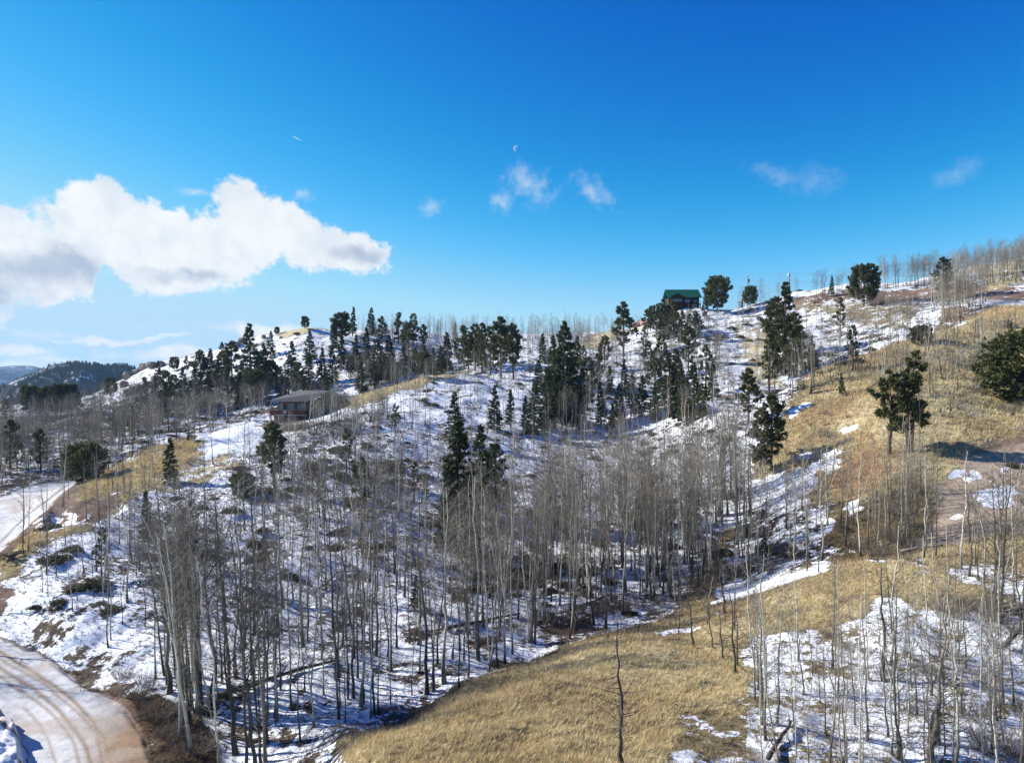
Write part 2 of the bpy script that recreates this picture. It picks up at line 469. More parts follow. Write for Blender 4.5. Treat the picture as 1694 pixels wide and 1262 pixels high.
def aspen_mat(name, pale, dark, darktop=2.2):
    m, t, b = material(name)
    r = attr(t, 'rise')
    oi = t.new('ShaderNodeObjectInfo').outputs['Random']
    pos = t.new('ShaderNodeNewGeometry').outputs['Position']
    sc = t.vmul(pos, (3.0, 3.0, 5.5))
    n1 = t.noise(sc, 1.3, 3, 0.7)
    scars = t.step(n1, 0.60, 0.68)
    n2 = t.noise(pos, 1.1, 3)
    edge = t.m('ADD', t.m('MULTIPLY', t.m('SUBTRACT', n2, 0.5), 4.0), t.m('MULTIPLY', t.m('SUBTRACT', oi, 0.3), 2.5))
    base = t.step(t.m('SUBTRACT', r, edge), 0.2, darktop, 0.85, 0.0)
    tint = t.mix(t.step(oi, 0.1, 0.9), (pale[0] * 1.12, pale[1] * 1.12, pale[2] * 1.1, 1), (pale[0] * .50, pale[1] * .48, pale[2] * .46, 1))
    c = t.mix(t.m('MAXIMUM', scars, base), tint, dark)
    t.put(b.inputs['Base Color'], c)
    return m
M = {}
M['aspen_bark'] = aspen_mat('aspen_bark', (0.50, 0.465, 0.375, 1), (0.040, 0.036, 0.032, 1), 2.6)
M['aspen_twig'] = aspen_mat('aspen_twig', (0.275, 0.24, 0.195, 1), (0.12, 0.10, 0.085, 1), 0.5)
M['dead_wood'] = simple('dead_wood', (0.085, 0.07, 0.06), 0.9, 4.0, 0.4)
M['grey_wood'] = simple('grey_wood', (0.20, 0.18, 0.16), 0.9, 4.0, 0.4)
M['pine_bark'] = simple('pine_bark', (0.13, 0.085, 0.06), 0.9, 5.0, 0.4)
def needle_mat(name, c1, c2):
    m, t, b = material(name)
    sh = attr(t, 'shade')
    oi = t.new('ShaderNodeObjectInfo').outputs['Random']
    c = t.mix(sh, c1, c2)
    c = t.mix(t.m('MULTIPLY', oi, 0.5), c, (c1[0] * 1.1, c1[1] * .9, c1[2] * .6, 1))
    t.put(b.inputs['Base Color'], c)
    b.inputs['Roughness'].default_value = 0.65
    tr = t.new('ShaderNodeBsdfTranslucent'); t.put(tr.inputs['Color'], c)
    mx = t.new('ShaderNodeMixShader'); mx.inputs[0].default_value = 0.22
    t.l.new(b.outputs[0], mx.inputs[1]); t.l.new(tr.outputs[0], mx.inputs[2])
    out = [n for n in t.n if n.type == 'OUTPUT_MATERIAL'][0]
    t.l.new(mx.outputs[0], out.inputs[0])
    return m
M['needles_pine'] = needle_mat('needles_pine', (0.040, 0.052, 0.020, 1), (0.150, 0.155, 0.055, 1))
M['needles_spruce'] = needle_mat('needles_spruce', (0.030, 0.044, 0.020, 1), (0.110, 0.125, 0.050, 1))
M['needles_juniper'] = needle_mat('needles_juniper', (0.05, 0.055, 0.025, 1), (0.10, 0.09, 0.045, 1))
M['shrub_twig'] = simple('shrub_twig', (0.17, 0.145, 0.125), 0.9, 2.0, 0.4)
M['rock'] = simple('rock', (0.20, 0.16, 0.135), 0.9, 1.2, 0.4, bump=0.6)
M['pink_rock'] = simple('pink_rock', (0.42, 0.26, 0.20), 0.9, 1.0, 0.35, bump=0.6)

# ------------------------------------------------------------------ ground sheet
us = np.concatenate([np.linspace(-3000, -460, 20)[:-1], np.arange(-460, -60, 8.0), np.arange(-60, 1760, 2.9), np.arange(1760, 2160, 8.0), np.linspace(2160, 4600, 20)])
ls = np.concatenate([np.linspace(math.log(12), math.log(22), 14)[:-1], np.linspace(math.log(22), math.log(330), 760), np.linspace(math.log(330), math.log(5900), 70)[1:]])
rowsY = np.concatenate([np.array([-400, -150, -60, -25, -8, 2]), np.exp(ls)])
UU, YY = np.meshgrid(us, rowsY, indexing='ij')
Yc = np.maximum(YY, 12)
XX = (UU - CU) / F * Yc
ZZ = zfun(XX.ravel(), YY.ravel()).reshape(XX.shape)
Lp = lookup(LG, XX.ravel(), YY.ravel()).reshape(XX.shape)
VV = HV - F * ZZ / Yc
nu_, ny_ = UU.shape
xf, yf, uf, vf, Lf = XX.ravel(), YY.ravel(), UU.ravel(), VV.ravel(), Lp.ravel()
# irregular edges of every painted region
wx = fbm(xf / 3.0, yf / 3.0, 4, 41); wy = fbm(xf / 3.0 + 50, yf / 3.0, 4, 47)
kpx = F / np.maximum(yf, 20)             # pixels per metre
uw = uf + wx * 1.6 * kpx * 0.9; vw = vf + wy * 1.0 * kpx * 0.7
GOLD = (0.49, 0.395, 0.205); PALEG = (0.58, 0.49, 0.29); RUST = (0.37, 0.225, 0.115); LITTER = (0.125, 0.092, 0.064); OLIVE = (0.25, 0.195, 0.10)
REDEARTH = (0.21, 0.13, 0.088); GRAVEL = (0.47, 0.36, 0.26); PACKED = (0.58, 0.57, 0.56); MUD = (0.30, 0.195, 0.12); DARKB = (0.065, 0.045, 0.032)
colr = np.zeros((len(uf), 3)); snow = np.zeros(len(uf)); grass = np.zeros(len(uf))
def setall(mask, col, sn, gr):
    m = mask[:, None]
    colr[:] = colr * (1 - m) + np.array(col) * m
    snow[:] = snow * (1 - mask) + sn * mask
    grass[:] = grass * (1 - mask) + gr * mask
def paint(poly, lo, hi, col=None, sn=None, gr=None, soft=8, raw=False, k=1.0):
    s = inpoly(uf if raw else uw, vf if raw else vw, poly, soft) * ((Lf > lo) & (Lf < hi)) * k
    if col is not None: colr[:] = colr * (1 - s[:, None]) + np.array(col) * s[:, None]
    if sn is not None: snow[:] = snow * (1 - s) + sn * s
    if gr is not None: grass[:] = grass * (1 - s) + gr * s
    return s
one = np.ones(len(uf))
setall(one, LITTER, 0.63, 0.2)
setall(((Lf > 7.6) & (Lf < 12.5)).astype(float), (0.15, 0.12, 0.09), 0.56, 0.2)
setall(((Lf > 13)).astype(float), (0.08, 0.075, 0.055), 0.45, 0)
# near grass spur
def sm(x, a, b): 
    t = np.clip((x - a) / (b - a), 0, 1); return t * t * (3 - 2 * t)
spur = (Lf < 2.05 + wx * .5) * sm(uf, 545, 600)
setall(spur, GOLD, 0.02, 1.0)
# gully bottom litter, few snow
gul = np.exp(-((Lf - 2.6) / 0.55) ** 2) * sm(uf, 480, 600) * (1 - sm(uf, 1150, 1250))
setall(gul * 0.8, LITTER, 0.42, 0.3)
# right hill: golden grass from the gully up to the crest D
rh = ((Lf > 2.0) & (Lf < 8.2)) * sm(uf + (vf - 760) * 0.55, 1230, 1290)
setall(rh, GOLD, 0.05, 1.0)
paint([(-60, 690), (120, 672), (240, 655), (420, 655), (560, 668), (440, 690), (330, 715), (150, 785), (60, 800), (-60, 830)], 7, 11.5, LITTER, 0.42, 0.3, 8)
paint([(560, 640), (600, 590), (720, 575), (800, 600), (740, 615), (600, 650)], 7, 11.5, LITTER, 0.45, 0.3, 8)
# center right open snow gully
paint([(1150, 870), (1180, 840), (1250, 800), (1330, 765), (1400, 745), (1360, 790), (1330, 830), (1280, 855), (1230, 870)], 2, 8, LITTER, 0.86, 0.2, 6)
paint([(1190, 905), (1260, 850), (1350, 825), (1400, 830), (1385, 880), (1420, 925), (1330, 950), (1230, 985), (1180, 1000)], 2, 6, DARKB, 0.50, 0.2, 6)
paint([(1185, 975), (1250, 960), (1330, 940), (1400, 925), (1405, 934), (1330, 958), (1240, 985), (1190, 998)], 1.6, 6, LITTER, 0.92, 0.1, 3)
paint([(1390, 1010), (1370, 850), (1480, 790), (1530, 800), (1545, 870), (1500, 930), (1420, 935)], 2, 6, OLIVE, 0.18, 0.6, 12)
paint([(1355, 770), (1450, 740), (1480, 780), (1400, 830), (1345, 800)], 2, 7, RUST, 0.02, 0.8, 10)
paint([(1300, 690), (1380, 665), (1470, 650), (1480, 672), (1390, 700), (1320, 705)], 2, 8, RUST, 0.02, 0.8, 8, k=.75)
paint([(1410, 740), (1470, 715), (1500, 760), (1440, 800)], 2, 8, RUST, 0.02, 0.8, 8, k=.6)
paint([(1540, 655), (1620, 620), (1650, 660), (1560, 690)], 2, 8, PALEG, 0.0, 1, 12)
paint([(1330, 640), (1500, 570), (1694, 520), (1694, 560), (1500, 620), (1340, 668)], 5, 8.3, PALEG, 0.0, 1, 12, k=.7)
for p in ([(1385, 712), (1410, 703), (1420, 712), (1398, 722)], [(1300, 680), (1340, 660), (1345, 672), (1312, 690)], [(1310, 755), (1345, 745), (1340, 756), (1310, 765)], [(1355, 755), (1385, 745), (1375, 757)],
          [(1350, 775), (1380, 758), (1400, 755), (1365, 785)], [(1400, 835), (1420, 825), (1424, 840), (1402, 850)], [(1355, 850), (1372, 845), (1368, 890), (1352, 890)], [(1608, 635), (1625, 632), (1622, 640), (1610, 642)]):
    paint(p, 2, 8.5, None, 0.85, 0.1, 3)
# clearing
paint(PAD, 3.2, 7.2, GRAVEL, 0.0, 0.0, 5)
paint([(1590, 752), (1660, 728), (1750, 722), (1750, 734), (1665, 738), (1600, 760)], 3.2, 7.5, REDEARTH, 0.0, 0.0, 3, k=.8)
for p in ([(1558, 782), (1572, 775), (1592, 778), (1588, 786), (1565, 788)], [(1583, 790), (1605, 776), (1618, 778), (1612, 790), (1590, 797)], [(1662, 775), (1672, 768), (1686, 769), (1678, 778), (1666, 780)],
          [(1632, 796), (1638, 790), (1645, 792), (1640, 800)], [(1612, 830), (1630, 812), (1648, 806), (1660, 802), (1675, 800), (1690, 818), (1676, 828), (1660, 840), (1645, 842), (1625, 842)],
          [(1608, 820), (1650, 800), (1640, 808), (1612, 824)], [(1568, 858), (1582, 848), (1594, 852), (1585, 862)]):
    paint(p, 3.2, 7.5, None, 0.99, 0.0, 2.2)
# lower right foreground snow with grass clumps
paint([(1215, 1262), (1235, 1150), (1240, 1060), (1300, 1035), (1385, 1040), (1420, 1000), (1470, 975), (1520, 1010), (1590, 1020), (1640, 940), (1760, 960), (1900, 1000), (1900, 1500), (1190, 1500)], 0, 2.4, OLIVE, 0.60, 0.6, 14)
paint([(1380, 1262), (1400, 1100), (1480, 1040), (1600, 1060), (1760, 1080), (1760, 1500), (1360, 1500)], 0, 2.4, OLIVE, 0.67, 0.4, 16)
paint([(1120, 1262), (1115, 1180), (1150, 1170), (1240, 1180), (1240, 1500), (1110, 1500)], 0, 2.1, OLIVE, 0.40, 0.6, 12)
paint([(1540, 945), (1600, 925), (1680, 930), (1694, 960), (1620, 965)], 0, 2.8, OLIVE, 0.5, 0.5, 8)
paint([(1560, 985), (1694, 1000), (1694, 1030), (1600, 1020)], 0, 2.4, LITTER, 0.3, 0.4, 8)
# dark edge strip of the near spur
gv = fbm(xf / 4.5, yf / 4.5, 4, 301); gv2 = fbm(xf / 1.3, yf / 1.3, 3, 311)
for cc_, f_ in (((0.30, 0.235, 0.13), np.clip(gv * 2.6, 0, .75)), ((0.36, 0.25, 0.15), np.clip(gv2 * 1.8 - .12, 0, .7)), ((0.60, 0.52, 0.32), np.clip(-gv * 2.4 - .1, 0, .6))):
    f_ = f_ * (grass > .8) * (snow < .2)
    colr[:] = colr * (1 - f_[:, None]) + np.array(cc_) * f_[:, None]
st = np.exp(-((Lf - 2.0) / 0.12) ** 2) * sm(uf, 560, 620) * (1 - sm(uf, 1050, 1150))
setall(st * .7, OLIVE, 0.0, 0.9)
# left spur crest, grass bank over the road
paint([(0, 960), (0, 905), (60, 860), (110, 830), (150, 790), (240, 745), (330, 715), (400, 690), (425, 705), (380, 745), (350, 790), (260, 800), (190, 850), (120, 880), (60, 910), (20, 950)], 3.5, 8.2, GOLD, 0.26, 0.9, 9)
paint([(0, 905), (60, 862), (100, 812), (135, 795), (140, 812), (90, 850), (30, 905), (0, 935)], 3.5, 8, REDEARTH, 0.08, 0.2, 5)
paint([(70, 872), (88, 838), (110, 824), (200, 822), (205, 834), (170, 858), (100, 876)], 3.5, 8, REDEARTH, 0.2, 0.2, 5)
for p in ([(62, 868), (90, 848), (96, 856), (84, 866)], [(100, 866), (112, 843), (120, 850), (128, 866)], [(130, 862), (143, 848), (140, 860)], [(180, 820), (196, 812), (200, 817), (188, 822)], [(60, 872), (130, 868), (60, 880)]):
    paint(p, 3.5, 8, None, 0.95, 0.0, 2)
paint([(-30, 1010), (0, 960), (30, 985), (0, 1030), (-30, 1040)], 2.5, 6, REDEARTH, 0.2, 0.2, 6)
paint([(330, 700), (400, 690), (445, 690), (430, 740), (380, 760), (330, 760)], 5, 8.2, LITTER, 0.85, 0.1, 8)
paint([(230, 800), (300, 770), (380, 750), (400, 760), (330, 800), (260, 815)], 5, 8, GOLD, 0.42, 0.7, 8)
# brown bank between the lower road and the clump of aspens
paint([(60, 1050), (120, 1060), (180, 1110), (260, 1150), (300, 1180), (340, 1240), (345, 1500), (235, 1500), (245, 1262), (230, 1200), (150, 1135), (70, 1085)], 0, 5, LITTER, 0.42, 0.5, 10)
paint([(200, 1165), (250, 1150), (320, 1180), (345, 1262), (345, 1500), (235, 1500), (245, 1262)], 0, 5, LITTER, 0.05, 0.6, 8)
paint([(145, 1128), (205, 1165), (240, 1205), (255, 1262), (245, 1262), (228, 1210), (195, 1176), (140, 1138), (90, 1098)], 0, 5, REDEARTH, 0.08, 0.2, 3)
# crest grass behind the brown house
paint([(560, 672), (600, 645), (680, 622), (760, 605), (780, 612), (700, 638), (640, 655), (590, 675)], 6, 8.3, PALEG, 0.04, 1.0, 5)
paint([(425, 700), (450, 692), (520, 696), (500, 712), (440, 716)], 5, 8.3, OLIVE, 0.3, 0.6, 5)
# knoll with the green house, ridge grass
paint([(940, 580), (980, 556), (1010, 540), (1040, 532), (1030, 552), (990, 572)], 8, 12.5, PALEG, 0.05, 1, 5)
paint([(1010, 545), (1040, 532), (1075, 532), (1060, 548)], 8, 12.5, PALEG, 0.4, 0.5, 4)
paint([(1310, 500), (1420, 500), (1520, 505), (1500, 545), (1430, 540), (1380, 520), (1320, 515)], 8.5, 12.5, OLIVE, 0.34, 0.6, 7)
paint([(1300, 496), (1360, 484), (1425, 470), (1430, 488), (1380, 498), (1310, 505)], 8.5, 12.5, REDEARTH, 0.30, 0.4, 4)
paint([(1300, 478), (1420, 455), (1480, 462), (1560, 450), (1700, 410), (1700, 440), (1560, 466), (1420, 476), (1310, 492)], 10, 12.5, PALEG, 0.62, 0.6, 4)
paint([(1435, 484), (1560, 474), (1660, 470), (1694, 480), (1694, 498), (1560, 496), (1440, 506)], 8.2, 12, REDEARTH, 0.24, 0.5, 5)
paint([(1220, 540), (1290, 550), (1290, 640), (1240, 640)], 8, 12, PALEG, 0.35, 0.7, 14)
paint([(1610, 440), (1694, 430), (1694, 470), (1640, 480)], 8.2, 12.5, GOLD, 0.3, 0.7, 5)
paint([(455, 552), (500, 540), (600, 530), (600, 538), (520, 545), (470, 560)], 10, 12.5, PALEG, 0.1, 1, 3)
# far road and its red verge
paint(ROAD_FAR, 7.5, 11.5, PACKED, 0.30, 0.0, 2, raw=True)
paint([(1560, 508), (1640, 506), (1694, 510), (1694, 522), (1600, 530), (1550, 545)], 7, 9, RUST, 0.0, 0.7, 6, k=.45)
# brush patches of bare earth on the long slope
for (u, v, r) in ((520, 775, 22), (560, 745, 18), (650, 770, 16), (530, 735, 12), (500, 850, 14), (90, 925, 22), (120, 965, 18), (155, 1000, 16), (100, 1005, 12), (180, 970, 14), (60, 1075, 14), (95, 1050, 20),
                  (430, 900, 18), (620, 900, 20), (470, 960, 16), (640, 790, 14), (700, 870, 18), (580, 1000, 14), (700, 1060, 26), (800, 1060, 22), (640, 1120, 16), (440, 1000, 12), (900, 1030, 30), (960, 1020, 34), (1010, 1000, 24),
                  (860, 960, 20), (750, 990, 16), (1180, 560, 12), (1080, 600, 12), (1240, 520, 10), (1400, 600, 20), (1380, 550, 14), (1440, 560, 12), (580, 590, 14), (360, 640, 18), (520, 640, 16), (640, 610, 14)):
    pl = [(u + r * 1.5 * math.cos(a), v + r * .55 * math.sin(a)) for a in np.linspace(0, 2 * math.pi, 9)[:-1]]
    paint(pl, 2.2, 12, DARKB, 0.34, 0.5, 12)
# roads
rl = inpoly(uf + wx * 16, vf + wy * 12, ROAD_LOW, 5) * (Lf < 5.3)
ru = inpoly(uf + wx * 5, vf + wy * 3, ROAD_UP, 2.5) * (Lf > 4.5) * (Lf < 9)
road = np.maximum(rl, ru)
rc = np.ones((len(uf), 3)) * np.array(PACKED)
rn = fbm(xf / 1.6, yf / 1.6, 4, 77)
mudf = sm(uf + rn * 26 + (vf - 1262) * .45, 95, 205) * sm(vf + rn * 30, 1080, 1160)
rc = rc * (1 - mudf[:, None]) + np.array(MUD) * mudf[:, None]
for pts, w, k in (([(-200, 960), (0, 1077), (57, 1112), (115, 1152), (153, 1192), (172, 1221), (184, 1262), (190, 1400)], 4.2, .95),
                  ([(-200, 1000), (0, 1104), (57, 1139), (96, 1173), (125, 1208), (142, 1235), (150, 1262), (156, 1400)], 4.2, .9),
                  ([(-200, 1015), (0, 1118), (55, 1155), (85, 1180), (107, 1204), (123, 1231), (131, 1262), (136, 1400)], 3, .75),
                  ([(40, 1170), (65, 1198), (80, 1225), (92, 1262), (97, 1400)], 3, .6),
                  ([(-200, 975), (0, 1090), (70, 1128), (134, 1183), (161, 1214), (169, 1262), (173, 1400)], 3, .75)):
    d = polydist(uf, vf + rn * 3, pts)
    s = np.exp(-(d / w) ** 2) * k
    rc = rc * (1 - s[:, None]) + np.array((0.27, 0.185, 0.115)) * s[:, None]
edge = np.exp(-((polydist(uf, vf, [(0, 1062), (50, 1086), (80, 1098), (145, 1142), (205, 1182)])) / 7) ** 2)
rc = rc * (1 - .3 * edge[:, None]) + np.array((0.42, 0.36, 0.33)) * .3 * edge[:, None]
rn2 = fbm(xf / .35, yf / .35, 3, 88)
rc *= np.clip(1 + rn * 0.30 + np.minimum(rn2, 0) * .5, .5, 1.2)[:, None]
for f2_, c2_ in ((np.clip(fbm(xf / 2.6, yf / 2.6, 4, 91) * 2.0 - .1, 0, .55), (0.42, 0.33, 0.25)),):
    rc = rc * (1 - f2_[:, None]) + np.array(c2_) * f2_[:, None]
for pts, w in (([(0, 898), (24, 872), (50, 848), (80, 826), (105, 806), (128, 796)], 1.8),):
    d = polydist(uf, vf, pts); s = np.exp(-(d / w) ** 2) * .75 * (Lf > 4.5)
    rc = rc * (1 - s[:, None]) + np.array((0.12, 0.11, 0.11)) * s[:, None]
colr = colr * (1 - road[:, None]) + rc * road[:, None]
snow = snow * (1 - road) + (-1.0) * road
grass = grass * (1 - road)
paint([(-60, 1180), (0, 1192), (22, 1212), (33, 1240), (36, 1262), (36, 1400), (-60, 1400)], 0, 4, LITTER, 1.3, 0, 4)

V = np.stack([xf, yf, ZZ.ravel()], 1)
ii = np.arange(nu_ - 1)[:, None] * ny_ + np.arange(ny_ - 1)[None, :]
Q = np.stack([ii, ii + ny_, ii + ny_ + 1, ii + 1], -1).reshape(-1, 4)
rgba = np.concatenate([colr, np.ones((len(uf), 1))], 1)

gm, t, b = material('ground_cover')
pos = t.new('ShaderNodeNewGeometry').outputs['Position']
gcol = attr(t, 'tone', 'Color'); gs = attr(t, 'snow'); gg = attr(t, 'grassy')
nb = t.noise(pos, 0.30, 4, 0.6); nm = t.noise(t.vmul(pos, (1, 1.0, 1.6)), 1.5, 4, 0.6); nf = t.noise(pos, 6.5, 4, 0.65); nvf = t.noise(pos, 22.0, 3, 0.6)
n = t.m('ADD', t.m('ADD', t.m('MULTIPLY', nb, 1.5), t.m('MULTIPLY', nm, 1.15)), t.m('MULTIPLY', nf, 0.55))
n = t.m('SUBTRACT', n, 1.60)
mask = t.step(t.m('ADD', gs, n), 0.44, 0.52)
var = t.m('ADD', t.m('ADD', t.m('MULTIPLY', nm, 0.6), t.m('MULTIPLY', nf, 0.9)), t.m('MULTIPLY', nvf, 0.6))
k = t.step(var, 0.70, 1.40, 0.6, 1.4)
sc = t.new('ShaderNodeVectorMath', operation='SCALE'); t.put(sc.inputs[0], gcol); t.put(sc.inputs['Scale'], k)
kr = t.step(var, 0.70, 1.40, 0.88, 1.10)
sr = t.new('ShaderNodeVectorMath', operation='SCALE'); t.put(sr.inputs[0], gcol); t.put(sr.inputs['Scale'], kr)
isroad = t.step(gs, -0.2, -0.6)
gc = t.mix(isroad, sc.outputs[0], sr.outputs[0])
gc = t.mix(t.m('MULTIPLY', t.step(nb, 0.45, 0.7), 0.35), gc, t.mix(1.0, gc, (0.88, 0.78, 0.66, 1), 'MULTIPLY'))
gc = t.mix(isroad, gc, sr.outputs[0])
sn = t.mix(t.step(nf, 0.3, 0.7), (0.82, 0.84, 0.86, 1), (0.74, 0.755, 0.775, 1))
fc = t.mix(mask, gc, sn)
t.put(b.inputs['Base Color'], fc)
b.inputs['Roughness'].default_value = 0.9
hgt = t.m('ADD', t.m('MULTIPLY', mask, 0.10), t.m('MULTIPLY', t.m('MULTIPLY', t.m('ADD', nf, t.m('MULTIPLY', nvf, 0.5)), 0.22), t.m('SUBTRACT', 1.0, t.m('MULTIPLY', mask, 0.75))))
hgt = t.m('MULTIPLY', hgt, t.m('SUBTRACT', 1.0, t.m('MULTIPLY', isroad, 0.8)))
bp = t.new('ShaderNodeBump'); bp.inputs['Strength'].default_value = 0.9; bp.inputs['Distance'].default_value = 1.0
t.put(bp.inputs['Height'], hgt); t.put(b.inputs['Normal'], bp.outputs[0])
gme = fastmesh('ground', V, None, Q, [gm], None, True, {'tone': rgba, 'snow': snow, 'grassy': grass})
ground = tag(link('ground', gme), kind='structure')

# ------------------------------------------------------------------ far hills
def far_hill(name, Y0, prof, depth, base, mat, seed):
    """a ridge across the valley: prof = [(u, v)] of its skyline at distance Y0"""
    pu = [p[0] for p in prof]; pv = [p[1] for p in prof]
    nx, nyy = 240, 60
    uu = np.linspace(pu[0], pu[-1], nx)
    top = (HV - np.interp(uu, pu, pv)) / F * Y0
    top = np.convolve(np.pad(top, 4, 'edge'), np.ones(9) / 9, 'valid')
    X = (uu - CU) / F * Y0
    tt = np.linspace(-1, 1, nyy)
    Xg, Tg = np.meshgrid(X, tt, indexing='ij')
    w = np.clip(1 - np.abs(Tg) ** 1.3, 0, 1)
    Zg = base + (top[:, None] - base) * w
    Zg = Zg + fbm(Xg / (depth * .35), Tg * 3, 5, seed) * (1 - w) * w * (top[:, None] - base) * 2.4
    Yg = Y0 + Tg * depth
    V = np.stack([Xg.ravel(), Yg.ravel(), Zg.ravel()], 1)
    ii = np.arange(nx - 1)[:, None] * nyy + np.arange(nyy - 1)[None, :]
    Q = np.stack([ii, ii + nyy, ii + nyy + 1, ii + 1], -1).reshape(-1, 4)
    me = fastmesh(name, V, None, Q, [mat], None, True)
    return tag(link(name, me), kind='structure'), (Xg, Yg, Zg)
fm, t, b = material('far_hillside')
pos = t.new('ShaderNodeNewGeometry').outputs['Position']
n = t.noise(pos, 0.02, 6, 0.65)
c = t.mix(t.step(n, 0.57, 0.63), (0.05, 0.055, 0.05, 1), (0.75, 0.78, 0.83, 1))
t.put(b.inputs['Base Color'], c)
hill1, HG1 = far_hill('hills', 1250, [(-500, 715), (-200, 690), (0, 652), (40, 632), (80, 616), (110, 605), (137, 600), (160, 606), (178, 612), (196, 605), (212, 602), (228, 612), (260, 640), (420, 690), (800, 730)], 330, -75, fm, 5)
hill2, HG2 = far_hill('hills', 3600, [(-1500, 592), (-300, 592), (-60, 600), (0, 607), (30, 612), (60, 622), (75, 640), (200, 655), (500, 660)], 900, -90, fm, 9)

# ------------------------------------------------------------------ aspen builders
def unit(v): return v / (np.linalg.norm(v) + 1e-9)
def aspen_meshes(seed, H, r0, first=0.35, nb=58, blen=1.5, twigs=5, lean=0.0, bow=0.5, mats=None, droop=0.0, fork=False, stubs=14, rmin=.0075):
    R = np.random.default_rng(seed)
    tr = MB(); br = MB()
    n = 14
    tt = np.linspace(0, 1, n)
    wob = np.cumsum(R.normal(0, 0.022, (n, 2)) * H * .35, axis=0) * bow
    la = R.uniform(0, 6.28)
    P = np.stack([wob[:, 0] + lean * H * tt ** 1.3 * math.cos(la), wob[:, 1] + lean * H * tt ** 1.3 * math.sin(la), tt * H], 1)
    P[0, 2] = -0.4
    rad = r0 * (1 - tt) ** 0.85 + 0.012
    rad[0] *= 1.8; rad[1] *= 1.12
    tr.tube(P, rad, 7)
    tops = [(P, rad)]
    if fork:
        k = int(n * R.uniform(.4, .6)); m = n - k
        d = np.array([R.normal(), R.normal(), 0]); d = unit(d) * H * .12
        P2 = P[k] + (P[k:] - P[k]) * .92 + d[None, :] * (np.linspace(0, 1, m) ** .7)[:, None]
        r2 = rad[k:] * .75; tr.tube(P2, r2, 6); tops.append((P2, r2))
    def at(Pp, f):
        x = f * (len(Pp) - 1); i = min(int(x), len(Pp) - 2); return Pp[i] + (Pp[i + 1] - Pp[i]) * (x - i)
    for q, (Pp, rr) in enumerate(tops):
        N = nb if q == 0 else nb // 3
        for i in range(N):
            f = first + (1 - first) * ((i + R.uniform(0, 1)) / N) ** 0.9 if q == 0 else R.uniform(.15, 1)
            f = min(f, .985)
            p0 = at(Pp, f)
            hfrac = (f - first) / (1 - first + 1e-6) if q == 0 else f
            L = blen * (0.55 + 0.75 * math.sin(min(1, hfrac * .85 + .18) * math.pi)) * R.uniform(.55, 1.2)
            a = R.uniform(0, 6.28); up = R.uniform(.05, .85) - droop
            d = unit(np.array([math.cos(a), math.sin(a), up]))
            pts = [p0]; cur = d.copy()
            for s_ in range(3):
                cur = unit(cur + np.array([R.normal() * .14, R.normal() * .14, .16 - droop * .2]))
                pts.append(pts[-1] + cur * L / 3)
            pts = np.array(pts)
            rb = max(rmin, rr[min(int(f * (len(rr) - 1)), len(rr) - 1)] * .38)
            br.tube(pts, [rb, rb * .7, rb * .5, .005], 3, False)
            for w in range(twigs):
                g = R.uniform(.25, 1.0); pt = at(pts, g)
                dd = unit(cur + R.normal(0, .55, 3) + np.array([0, 0, .15])); l2 = L * R.uniform(.18, .42)
                mid = pt + dd * l2 * .5 + R.normal(0, .03, 3)
                br.tube([pt, mid, pt + dd * l2 + np.array([0, 0, l2 * .15])], [rmin * .8, rmin * .62, rmin * .4], 3, False)
    for i in range(stubs):
        f = R.uniform(.12, first + .1); p0 = at(P, f); a = R.uniform(0, 6.28)
        d = np.array([math.cos(a), math.sin(a), R.uniform(-.2, .5)]); l = R.uniform(.2, .8)
        br.tube([p0, p0 + d * l * .6, p0 + d * l + np.array([0, 0, -.08])], [.014, .010, .005], 3, False)
    mats = mats or (M['aspen_bark'], M['aspen_twig'])
    return tr.mesh('trunk', [mats[0]], True, rise=True), br.mesh('branches', [mats[1]], True, rise=True)

M['aspen_bark_dark'] = aspen_mat('aspen_bark_dark', (0.24, 0.22, 0.17, 1), (0.04, 0.035, 0.03, 1), 4.5)  # darker copy of bark and twigs: shade of backlit trunks put into the colour
M['aspen_twig_dark'] = aspen_mat('aspen_twig_dark', (0.13, 0.11, 0.085, 1), (0.07, 0.06, 0.05, 1), 0.5)
DKM = (M['aspen_bark_dark'], M['aspen_twig_dark'])
AS = []      # (trunk mesh, branches mesh, natural height)
for i in range(6): AS.append(aspen_meshes(100 + i, 11.0, (.066, .054, .072, .060, .050, .068)[i], first=(.34, .5, .42, .3, .55, .45)[i], nb=(62, 48, 70, 56, 44, 60)[i], blen=(1.55, 1.1, 1.35, 1.7, 1.0, 1.4)[i], twigs=6, rmin=.0075, bow=(.5, .8, .45, .7, .8, .5)[i], lean=.012 * i, fork=(i in (3, 5))) + (11.0,))
for i in range(4): AS.append(aspen_meshes(150 + i, 11.0, (.068, .054, .062, .05)[i], first=(.3, .45, .38, .5)[i], nb=(60, 50, 66, 48)[i], blen=(1.6, 1.2, 1.4, 1.1)[i], twigs=6, rmin=.0075, bow=.55, lean=.01 * i, fork=(i == 1), mats=DKM) + (11.0,))
for i in range(5): AS.append(aspen_meshes(200 + i, 8.0, .035 + .006 * (i % 3), first=(.28, .2, .4, .2, .32)[i], nb=(44, 40, 34, 50, 42)[i], blen=(.9, 1.2, .8, 1.1, 1.0)[i], twigs=4, bow=.65, lean=.02 * i) + (8.0,))
for i in range(2): AS.append(aspen_meshes(250 + i, 8.0, .040, first=.22, nb=44, blen=1.1, twigs=4, bow=.7, mats=DKM) + (8.0,))
for i in range(3): AS.append(aspen_meshes(300 + i, 4.2, .028, first=.18, nb=30, blen=.75, twigs=4, bow=1.2, lean=.02 * i, stubs=3) + (4.2,))
